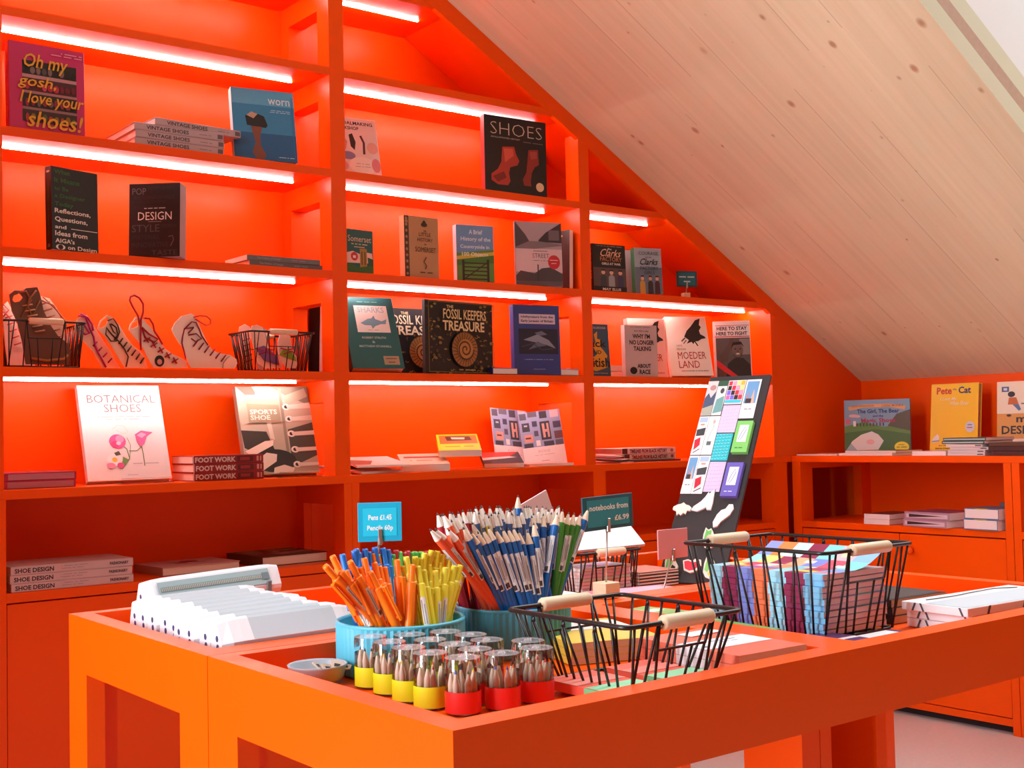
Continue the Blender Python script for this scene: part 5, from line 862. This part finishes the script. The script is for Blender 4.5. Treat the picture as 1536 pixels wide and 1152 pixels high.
for i,((x,y,k),lb) in enumerate(zip(TUB,TL)):
    tube(lb,x,y,{'y':'#dcec24','r':'#e02a26'}[k],'clear tubes of mini pencils')
    n = 7 if i < 8 else 4
    for j in range(n):
        a = 2*PI*j/n+rr.uniform(-.2,.2); q = .0142 if n == 7 else .011
        lead = rr.choice(LC); m = T(x+q*math.cos(a),y+q*math.sin(a),ZFB+.0026) @ Matrix.Rotation(rr.uniform(-.05,.05),4,'X') @ Matrix.Rotation(rr.uniform(-.05,.05),4,'Y')
        if lead not in MINI: MINI[lead] = mini(lead); o = MINI[lead]; o.matrix_world = m
        else: o = dup(MINI[lead],m)
        s_ = 'yellow' if k == 'y' else 'red'
        o['label'] = 'short wooden colouring pencil inside a clear tube with %s sleeve'%s_; o['group'] = 'mini pencils in %s sleeved tubes'%s_
# dish with badges
r = root('dish','shallow grey dish of enamel badges in the table corner','dish',T(.847,-2.066,ZFB+.0006))
b = MB(); m = M('#aeb6c0',.3); b.lathe([(0,0),(.026,0),(.036,.008),(.041,.024),(.042,.0265),(.041,.027),(.039,.0245),(.034,.011),(.024,.006),(0,.006)],(0,0,0),m,48); b.obj('bowl',r)
for i,(dx,dy,rz) in enumerate(((.006,-.016,20),(.026,-.02,-10),(-.012,-.004,50))):
    r = root('shoe_badge',['cream shoe badge in the grey dish nearest the yellow tube','cream shoe badge lying second in the grey dish','cream shoe badge lying deepest in the grey dish'][[1,0,2][i]],'badge',T(.852+dx*.75,-2.072+dy*.75,ZFB+.022+.002*i) @ Matrix.Rotation(math.radians(rz),4,'Z') @ Matrix.Rotation(.75,4,'X'),'badges in the grey dish')
    MB().prism([(-.014,-.006),(.012,-.008),(.016,-.002),(.006,.002),(-.002,.008),(-.012,.009)],0,.002,M('#e3cdb8',.4),None,'z').obj('badge_plate',r)
    b = MB(); b.prism([(-.01,-.001),(-.003,-.003),(.0,.001),(-.008,.004)],.002,.0024,M('#2a2426'),None,'z'); b.prism([(.003,-.005),(.009,-.006),(.01,-.003),(.004,-.002)],.002,.0024,M('#2a2426'),None,'z'); b.obj('enamel_print',r)

# ------------------------------------------------------------------ baskets and notebooks on the table
basket('black wire basket nearest the table corner, over coral and mint notebooks',1.142,-2.376,ZFB+.0006,.212,.238,.104,.03,0,3,hl=.42)
basket('large black wire basket holding the tall block of multicoloured notebooks',1.683,-2.232,ZFB+.0006,.236,.305,.147,.026,0,4,hl=.42)
basket('small black wire basket of pastel notebooks under the white notebook',1.886,-1.475,ZFA+.0006,.2,.135,.098,.012,0,3,hl=.42)
def soft(name,label,x,y,z,yaw,w,h,t,c,front=(),spine=(),group=None,**k): return flat(name,label,x,y,z+.0004,yaw,w,h,t,c,front,spine,group=group,hard=False,cat='notebook',**k)
band = lambda c,wd=.45: [('r',.0,1-wd,1,1,c)]
YB_ = '#e3c24a'
for i,lb in enumerate(('white banded yellow notebook at the bottom of its stack','white banded yellow notebook in the middle of its stack','white banded yellow notebook on top of its stack')):
    ww = [('r',0,0,.42,1,'#e9e2d8')]
    soft('notebook',lb,1.286+rr.uniform(-.003,.003),-2.145,ZFB+.0107*i,-18,.15,.205,.0103,YB_,[('r',0,.1,1,.48,'#efeae2'),('e',.12,.2,.05,.02,'#2a2a2e')],ww,'yellow notebooks',pages=M('#cfa98a',.8))
for i,lb in enumerate(('coral notebook lowest of three by the tray divider','coral notebook in the middle of three by the tray divider','coral notebook with white band on top by the tray divider')):
    soft('notebook',lb,1.318,-2.392+rr.uniform(-.003,.003),ZFB+.0133*i,-2,.135,.2,.0128,'#e8735c',[('r',0,.4,.98,.7,'#eef0f6'),('t','handmade notebook',.35,.46,.75,.5,'#7a86b0'),('t','recycled paper',.4,.53,.7,.56,'#9aa4c4'),('e',.12,.62,.05,.015,'#2a3a5a')],[('r',.4,0,.72,1,'#eef0f6')],'coral notebooks by the divider')
tag(MB().box((-.035,-.014,0),(.035,.014,.0006),M('#f4f0ee',.6)).obj('paper_slip'),'white paper slip lying on the coral notebooks near the divider','paper'); D.objects['paper_slip'].matrix_world = T(1.345,-2.325,ZFB+.0412) @ Matrix.Rotation(.05,4,'Z')
for i,(x,y,lb) in enumerate(((1.075,-2.405,'coral notebook with mint end flat in the front basket, by the tubes'),(1.185,-2.40,'coral notebook with mint end flat in the front basket, by the coral stack'))):
    soft('notebook',lb,x,y,ZFB+.006,0,.085,.13,.012,'#e8604e',[('r',0,.0,1,.25,'#e86a5a'),('r',.0,.25,1,.5,'#ef8a80'),('r',0,.62,1,1,'#8fd8ae')],[('r',.6,0,1,1,'#6fbf8a')],'coral and mint notebooks in the front basket')
soft('notebook','green notebook with white label beside the large wire basket',1.515,-2.215,ZFB,-3,.07,.19,.022,'#7cc46a',[('r',.0,.0,1,.3,'#a8d890'),('r',.1,.02,.9,.22,'#e9efe2')],[],'green notebooks')
soft('notebook','green notebook lying at the inner end of the tray by the divider',1.53,-2.045,ZFB,8,.09,.12,.024,'#86c878',[('r',.2,.3,.8,.5,'#dfeedd')],[],'green notebooks')
soft('notebook','purple notebook with a white stripe below the multicoloured block',1.555,-2.385,ZFB,88,.1,.13,.012,'#5a3a72',[('r',.3,0,.42,1,'#efeaf2')],[],'purple notebooks')
soft('notebook','purple notebook with white handwritten label at the front rim',1.64,-2.442,ZFB,90,.095,.15,.011,'#54366c',[('r',.02,.06,.98,.9,'#eef0f6'),('t','made by hand',.2,.3,.7,.4,'#8a94b8'),('t','with care',.3,.5,.6,.6,'#8a94b8')],[],'purple notebooks')
# multicoloured block: each notebook separate
BC = ['#9fd8f2','#86204e','#7d8ad8','#f0764a','#9fdcf4','#8a1f4c','#7fc4ee']
def colour_block(label, x, y, z, yaw, curl=False):
    w, h, t = .166, .243, .0094
    r = root('notebook',label,'notebook',pose(x,y,z,yaw),'multicoloured notebooks in the large basket')
    b = MB(); us = [0,.12,.26,.4,.54,.68,.84,1]
    nx = 8
    def zz(u): return (t + (.03*max(0,u-.45)**2/.3 if curl else 0))
    pal = [['#8fd0ee','#f2a84a','#c84a7a','#6a7ad0','#9adcd8','#e0d060','#e88a9a','#8ac4ea'],['#efc84a','#d8406a','#e8d8ee','#f0905a','#7ac8e8','#b03a5c','#7fa0e0','#f3e0a0'],['#d86aa0','#9fe0ea','#f0e080','#9a2a54','#f4b08a','#7a8ae0','#e0506a','#7fe0e0'],['#8a1f4c','#8fa0e8','#f08a4a','#bfe4f4','#8a1f4c','#7fd8e4','#f3b8c4','#8ac0f0']]
    for j in range(7):
        y0, y1 = h/2-us[j]*h, h/2-us[j+1]*h
        b.add([(-w/2,y0,0),(-w/2,y1,0),(-w/2,y1,t),(-w/2,y0,t)],[(0,1,2,3)],M(BC[j],.5))
        for i in range(nx):
            u0, u1 = i/nx, (i+1)/nx
            b.add([(-w/2+u0*w,y0,zz(u0)),(-w/2+u0*w,y1,zz(u0)),(-w/2+u1*w,y1,zz(u1)),(-w/2+u1*w,y0,zz(u1))],[(0,1,2,3)],M(BC[j] if i == 0 else pal[(i//2) % 4][(j+i//4) % 8],.45))
    b.add([(-w/2,-h/2,0),(w/2,-h/2,0),(w/2,h/2,0),(-w/2,h/2,0)],[(0,3,2,1)],M('#9fd8f2',.5))
    b.obj('cover',r)
    b = MB(); b.box((-w/2+.001,-h/2+.0006,.0006),(w/2-.001,h/2-.0006,t-.0006),M('#f2d3d8',.8)); b.obj('page_block',r)
    if curl:
        b = MB()
        for k_,(u,v,c) in enumerate(((.2,.1,'#fff4d8'),(.3,.3,'#fff0c0'),(.62,.5,'#fff4e0'),(.4,.62,'#ffe0a0'),(.75,.2,'#f4f8ff'),(.55,.8,'#d8fbff'),(.82,.72,'#ffe9b0'))):
            x0 = -w/2+u*w; yv = h/2-v*h
            b.add([(x0,yv,zz(u)+.0004),(x0,yv-.022,zz(u)+.0004),(x0+.012,yv-.022,zz(u+.07)+.0006),(x0+.012,yv,zz(u+.07)+.0006)],[(0,1,2,3)],M(c,.5))
        b.obj('cover_print',r)
    return r
cb = colour_block('multicoloured notebook in the tall block below the curled one',1.683,-2.232,ZFB+.008,0); tr_ = _tree(cb)
for i in range(1,9): dup(cb,pose(1.683+rr.uniform(-.003,.003),-2.232+rr.uniform(-.003,.003),ZFB+.008+.0098*i,rr.uniform(-.8,.8)),None,None,tr_)
colour_block('multicoloured notebook curling up on top of the tall block',1.683,-2.232,ZFB+.008+.0098*9,0,True)
for i,lb in enumerate(('black covered kraft notebook at the bottom of its stack','black covered kraft notebook in the middle of its stack','black covered kraft notebook on top beside the large basket')):
    soft('notebook',lb,1.902,-2.262+.002*i,ZFB+.0138*i,-2,.16,.14,.0133,'#232024',[('r',.05,.04,.95,.96,'#3a3638')],[('r',.1,.1,.9,.9,'#1a181b')],'black kraft notebooks',pages=M('#c99a74',.8))
for i,lb in enumerate(('white strapped gift box at the bottom of three by the front rim','white strapped gift box in the middle of three by the front rim','white strapped gift box on top with a pale blue band')):
    ins = .0 if i == 2 else .014
    r = root('gift_box',lb,'box',pose(1.957+ins,-2.427,ZFB+.0006+.0148*i,-3),'white gift boxes')
    b = MB(); b.bbox((-.155,-.064,0),(.155,.064,.0142),M('#eef0f5',.5),.001); b.obj('box',r)
    b = MB(); g = M('#4a505c',.5)
    for x in (-.1,.0,.1): b.add([(x-.003,-.0644,.0005),(x+.003,-.0644,.0005),(x+.009,-.0644,.0138),(x+.003,-.0644,.0138)],[(0,1,2,3)],g)
    for y in (.042,.02,-.055): b.add([(-.1554,y-.002,.0005),(-.1554,y+.002,.0005),(-.1554,y+.002-.006*(1 if y > .03 else -1),.0138),(-.1554,y-.002-.006*(1 if y > .03 else -1),.0138)],[(0,3,2,1)],g)
    if i == 2:
        b.add([(-.152,-.061,.0146),(.152,-.061,.0146),(.152,.02,.0146),(-.152,.02,.0146)],[(0,1,2,3)],M('#c4d3de',.5)); b.tube([(-.12,.04,.0148),(-.05,.032,.0162),(0,.04,.0158),(.08,.044,.0162),(.13,.03,.0148)],.0009,g,5)
    b.obj('strap_print',r)

# ------------------------------------------------------------------ back tray
PAST = ['#e8c8e0','#d8d0f0','#f0d4d8','#cfe4ec','#e6dcf2','#f2d6e6','#d0e8e0']
for i in range(7):
    soft('notebook',['lowest','second','third','fourth','fifth','sixth','topmost'][i]+' pastel notebook in the small basket counted from its floor',1.893+rr.uniform(-.003,.003),-1.476,ZFA+.007+.0076*i,90,.088,.15,.007,PAST[i],[('r',.1,.1,.9,.9,PAST[(i+2)%7]),('r',.2,.3,.6,.5,'#c86a9a')],[('r',0,.2,1,.8,PAST[(i+3)%7])],'pastel notebooks in the small basket')
for i in range(5):
    soft('notebook',['lowest','second','third','fourth','topmost'][i]+' black edged notebook in the stack between small basket and display board',2.055,-1.47,ZFA+.0074*i,86,.12,.12,.007,'#2c2a2c',[('r',0,0,1,1,'#d88a78')],[('r',0,.25,1,.75,'#d8cfc8')],'black edged notebooks behind the board')
soft('notebook','red notebook lying flat in front of the display board foot',2.0,-1.80,ZFA,80,.12,.2,.016,'#b8304a',[('r',0,.5,1,.9,'#e08a5a'),('r',.1,.1,.9,.4,'#7a86c8')],[],'flat notebooks in the back tray')
soft('notebook','pink notebook lying beside the wooden sign block in the back tray',1.80,-1.72,ZFA,80,.13,.2,.03,'#d8889a',[('r',.1,.1,.9,.9,'#e8b0c8')],[],'flat notebooks in the back tray')
soft('notebook','white notebook with black cover edge beside the blue pencils',1.52,-1.72,ZFA,88,.12,.2,.045,'#1c1a1c',[('r',0,.0,1,1,'#efe8e4')],[('r',.0,.0,1,.6,'#e2d6d0')],'flat notebooks in the back tray')
book('notebook','white cover notebook leaning on top of the small wire basket',1.89,-1.545,ZFA+.0995,-1,50,.205,.105,.006,'#1d1b1d',[('r',.0,.0,1,.985,'#f1eef0')],[],cat='notebook',hard=False)

# ------------------------------------------------------------------ black display board with cards and brooches
BW, BH = .168, .60
bm = pose(2.118,-1.562,ZFA+.0055,-72,33.8)
r = root('display_board','tall black board leaning back behind the large basket, hung with cards','display board',bm)
MB().bbox((-BW/2,0,0),(BW/2,.009,BH),M('#2b282b',.6),.0008).obj('board',r)
def on_board(name, label, cat, u0, v0, u1, v1, t, col, front, group, e=.0003):
    w, h = (u1-u0)*BW, (v1-v0)*BH
    m = bm @ T(-BW/2+(u0+u1)/2*BW, -e, BH*(1-(v0+v1)/2))
    r = root(name,label,cat,m,group)
    MB().bbox((-w/2,-t,-h/2),(w/2,0,h/2),M(col,.4),.0003).obj('card' if t < .004 else 'pack',r)
    if front:
        b = MB(); art(b,front,lambda a_,d_,e_:(-w/2+a_,-t-e_,h/2-d_),w,h); b.obj('card_print',r)
shoe_a = [('r',.0,0,1,.55,'#d8cfd0'),('p',[(.0,.5),(.3,.35),(.6,.5),(1,.3),(1,.8),(0,.8)],'#4a5a78'),('e',.6,.2,.3,.08,'#b98a8a'),('p',[(0,.8),(1,.7),(1,1),(0,1)],'#a8aea0')]
shoe_b = [('r',0,0,1,.16,'#2f5a44'),('p',[(0,.4),(.6,.2),(1,.3),(1,.5),(.3,.6)],'#d8dee0'),('p',[(.2,.55),(.9,.45),(1,.9),(.1,.95)],'#6fa8a8'),('e',.6,.3,.2,.08,'#4a4850')]
grid = [('r',.04+.24*i,.04+.2*j,.24+.24*i,.22+.2*j,['#e8324a','#f2b83a','#7a6ae0','#f0a0c0','#3ad0e0','#2a2430','#f4e48a','#e86ab0'][(i*3+j*5)%8]) for i in range(4) for j in range(4)]+[('r',.04,.85,.96,.96,'#3ac8dc')]
girl = [('r',.1,.05,.9,.62,'#6aa0d0'),('p',[(.2,.62),(.3,.3),(.42,.62)],'#c87a6a'),('p',[(.5,.62),(.65,.25),(.8,.62)],'#e0b0a0'),('r',.2,.5,.6,.62,'#3a3034'),('t','story card',.25,.74,.75,.8,'#9a9aa4')]
red_ = [('r',.1,.03,.9,.16,'#a8c4e0'),('p',[(.05,.35),(.9,.3),(.9,.5),(.1,.52)],'#3a4248'),('p',[(.1,.62),(.6,.55),(.7,.75),(.2,.88)],'#c8243c'),('l',[(.2,.95),(.8,.85)],.08,'#3a3a44'),('r',.3,.2,.7,.24,'#d89a7a')]
pale_ = [('l',[(.5,.1),(.6,.3),(.4,.5),(.3,.7)],.05,'#a8b8b4'),('r',.3,.66,.7,.76,'#5a6a6a'),('e',.55,.15,.12,.05,'#d0b0a8')]
lav = [('e',u/6+.08,v/8+.06,.03,.015,'#c4b0dc') for u in range(6) for v in range(8)]
tur = [('l',[(u/5+.02,v/9+.04),(u/5+.1,v/9+.07),(u/5+.16,v/9+.03)],.02,'#d0f4f4') for u in range(5) for v in range(9)]
CG = 'cards on the display board'
for lb,u0,v0,u1,v1,c,f in (('photo card of grey pointed shoes at the top corner of the board',.0,.025,.17,.205,'#e8e6e4',shoe_a),('photo card with dark green header on the board',.175,.025,.335,.205,'#e4eaea',shoe_b),('multicoloured block pattern card at the top of the board',.345,.025,.63,.15,'#f4f0f2',grid),('white story card at the top outer side of the board',.64,.025,.88,.225,'#f2f2f6',girl),
   ('pale lavender patterned card in the upper part of the board',.35,.155,.635,.295,'#dcccea',lav),('turquoise wave patterned card in the middle of the board',.355,.3,.625,.435,'#1fc0d0',tur),('pale lavender patterned card below the turquoise one',.36,.44,.62,.585,'#d8c8ea',lav),
   ('card with red shoe drawing in the second row of the board',.0,.21,.165,.405,'#f0f0f4',red_),('white card with a grey heel drawing on the board',.17,.21,.345,.405,'#eaf0f2',pale_),('story card in the lowest card row at the board edge',-.0,.41,.165,.595,'#f2f2f6',girl),('card with red shoe drawing in the lowest card row',.17,.41,.35,.595,'#f0eef2',red_)):
    on_board('greeting_card',lb,'card',u0,v0,u1,v1,.0012,c,f,CG)
pk_ = lambda c: [('r',.1,.08,.9,.8,'#000000')] if False else [('r',.22,.14,.8,.68,'#eef0f6'),('l',[(.3,.6),(.45,.35),(.6,.2),(.68,.3),(.5,.55),(.4,.62)],.04,'#7a8cb8'),('t','shoe cards',.2,.84,.7,.89,c)]
on_board('card_pack','green boxed card pack on the outer side of the board','card pack',.68,.25,.93,.405,.012,'#7fd070',pk_('#2f7a30'),'boxed card packs')
on_board('card_pack','purple boxed card pack below the green one on the board','card pack',.675,.455,.93,.615,.012,'#6a62c0',pk_('#e0e0f8'),'boxed card packs')
def brooch(label, u, v, P, col, inner=None, icol=None, rot=0, sc_=1.04):
    m = bm @ T(-BW/2+u*BW,-.0004,BH*(1-v)) @ Matrix.Rotation(math.radians(rot),4,'Y')
    r = root('shoe_brooch',label,'brooch',m,'shoe brooches on the display board')
    P = [(p[0]*sc_,p[1]*sc_) for p in P]
    if inner: inner = [[(p[0]*sc_,p[1]*sc_) for p in q] for q in inner]
    MB().prism([(p[0]*.001,p[1]*.001) for p in P],-.005,0,M(col,.45)).obj('brooch_plate',r)
    if inner:
        b = MB()
        for q, c in zip(inner,icol): b.prism([(p[0]*.001,p[1]*.001) for p in q],-.0058,-.005,M(c,.4))
        b.obj('enamel_print',r)
C1 = '#efe6dc'
boot = [(-26,-22),(-22,-12),(-6,2),(2,14),(8,28),(10,22),(22,36),(25,-4),(24,-20),(13,-20),(11,-13),(2,-19),(-10,-25)]
slip = [(-16,-34),(-20,-20),(-14,0),(-6,12),(4,16),(10,28),(20,28),(24,16),(18,0),(8,-10),(0,-18),(-6,-30)]
hat = [(-24,6),(-14,12),(-6,14),(0,18),(8,12),(16,10),(24,4),(22,-4),(14,-4),(12,-14),(6,-10),(0,-18),(-6,-12),(-10,-18),(-14,-6),(-24,-2)]
shoe = [(-16,26),(-8,20),(-2,24),(4,16),(8,8),(16,-6),(14,-22),(4,-30),(-8,-26),(-16,-14),(-18,8)]
brooch('cream folded shoe brooch at the inner edge of the board',.11,.672,hat,C1); brooch('white heeled boot brooch in the middle of the board',.42,.638,boot,'#f2efec'); brooch('white slipper brooch on the outer side of the board',.77,.695,slip,'#f0eeec')
g_ = [[(-13,22),(-8,16),(0,20),(2,4),(-6,-14),(-14,-8)],[(2,-2),(10,-8),(10,-20),(2,-24),(-4,-18)]]
brooch('green and black shoe brooch half hidden by the basket handle',.66,.80,shoe,C1,g_,('#6fc86a','#1c1a1c')); brooch('green and black shoe brooch at the foot of the board by the pink card',.17,.925,shoe,C1,g_,('#6fc86a','#1c1a1c'),-6)
brooch('red flower shoe brooch low on the board',.48,.925,[(-24,10),(-12,14),(0,10),(6,16),(20,14),(24,0),(14,-16),(0,-20),(-16,-14)],C1,[[(-20,8),(-10,10),(2,6),(18,10),(20,0),(10,-12),(-2,-15),(-14,-10)]],('#d8344a',)); brooch('green shoe brooch at the outer foot of the board',.78,.93,shoe,C1,g_,('#86d070','#d8d060'))
brooch('white edged brooch showing behind the pink card',.1,.815,shoe,C1)
P_LEFT, P_RIGHT, EXPO = 75, 13, .86

# ------------------------------------------------------------------ light
def area(name, mx, sx, sy, p, col=(1,1,1), spread=180):
    l = D.lights.new(name,'AREA'); l.shape = 'RECTANGLE'; l.size = sx; l.size_y = sy; l.energy = p; l.color = col; l.spread = math.radians(spread)
    o = D.objects.new(name,l); COL.objects.link(o); o.matrix_world = mx; return o
# daylight through the two roof windows
area('window_daylight', T(XL-.03,(WY0+WY1)/2,(WZ0+WZ1)/2) @ Matrix.Rotation(-PI/2,4,'Y'), WZ1-WZ0-.1, WY1-WY0-.1, P_LEFT, (.91,.96,1), 120)
area('roof_window_daylight', slope @ T((OX0+OX1)/2,(OY0+OY1)/2,.75), OX1-OX0-.1, OY1-OY0-.1, P_RIGHT, (.93,.97,1), 75)
w = D.worlds.new('sky'); sc.world = w; w.use_nodes = True
w.node_tree.nodes['Background'].inputs[0].default_value = (.75,.85,1,1); w.node_tree.nodes['Background'].inputs[1].default_value = .6

# ------------------------------------------------------------------ camera
cd = D.cameras.new('camera'); cam = D.objects.new('camera',cd); COL.objects.link(cam)
cd.sensor_fit = 'HORIZONTAL'; cd.sensor_width = 36; cd.lens = 1839.97/1536*36; cd.clip_start = .05; cd.clip_end = 60
Rr,Ru,Rf = (.787065,-.616477,-.022015),(-.007862,-.045711,.998924),(.616819,.786045,.040824)
cam.matrix_world = Matrix(((Rr[0],Ru[0],-Rf[0],0),(Rr[1],Ru[1],-Rf[1],-3.6),(Rr[2],Ru[2],-Rf[2],1.197),(0,0,0,1)))
sc.camera = cam
vs = sc.view_settings; vs.view_transform = 'Standard'; vs.look = 'None'; vs.exposure = EXPO; vs.gamma = 1; vs.use_curve_mapping = False
sc.cycles.max_bounces = 10; sc.cycles.diffuse_bounces = 5; sc.cycles.transparent_max_bounces = 24
sc.cycles.caustics_reflective = False; sc.cycles.caustics_refractive = False
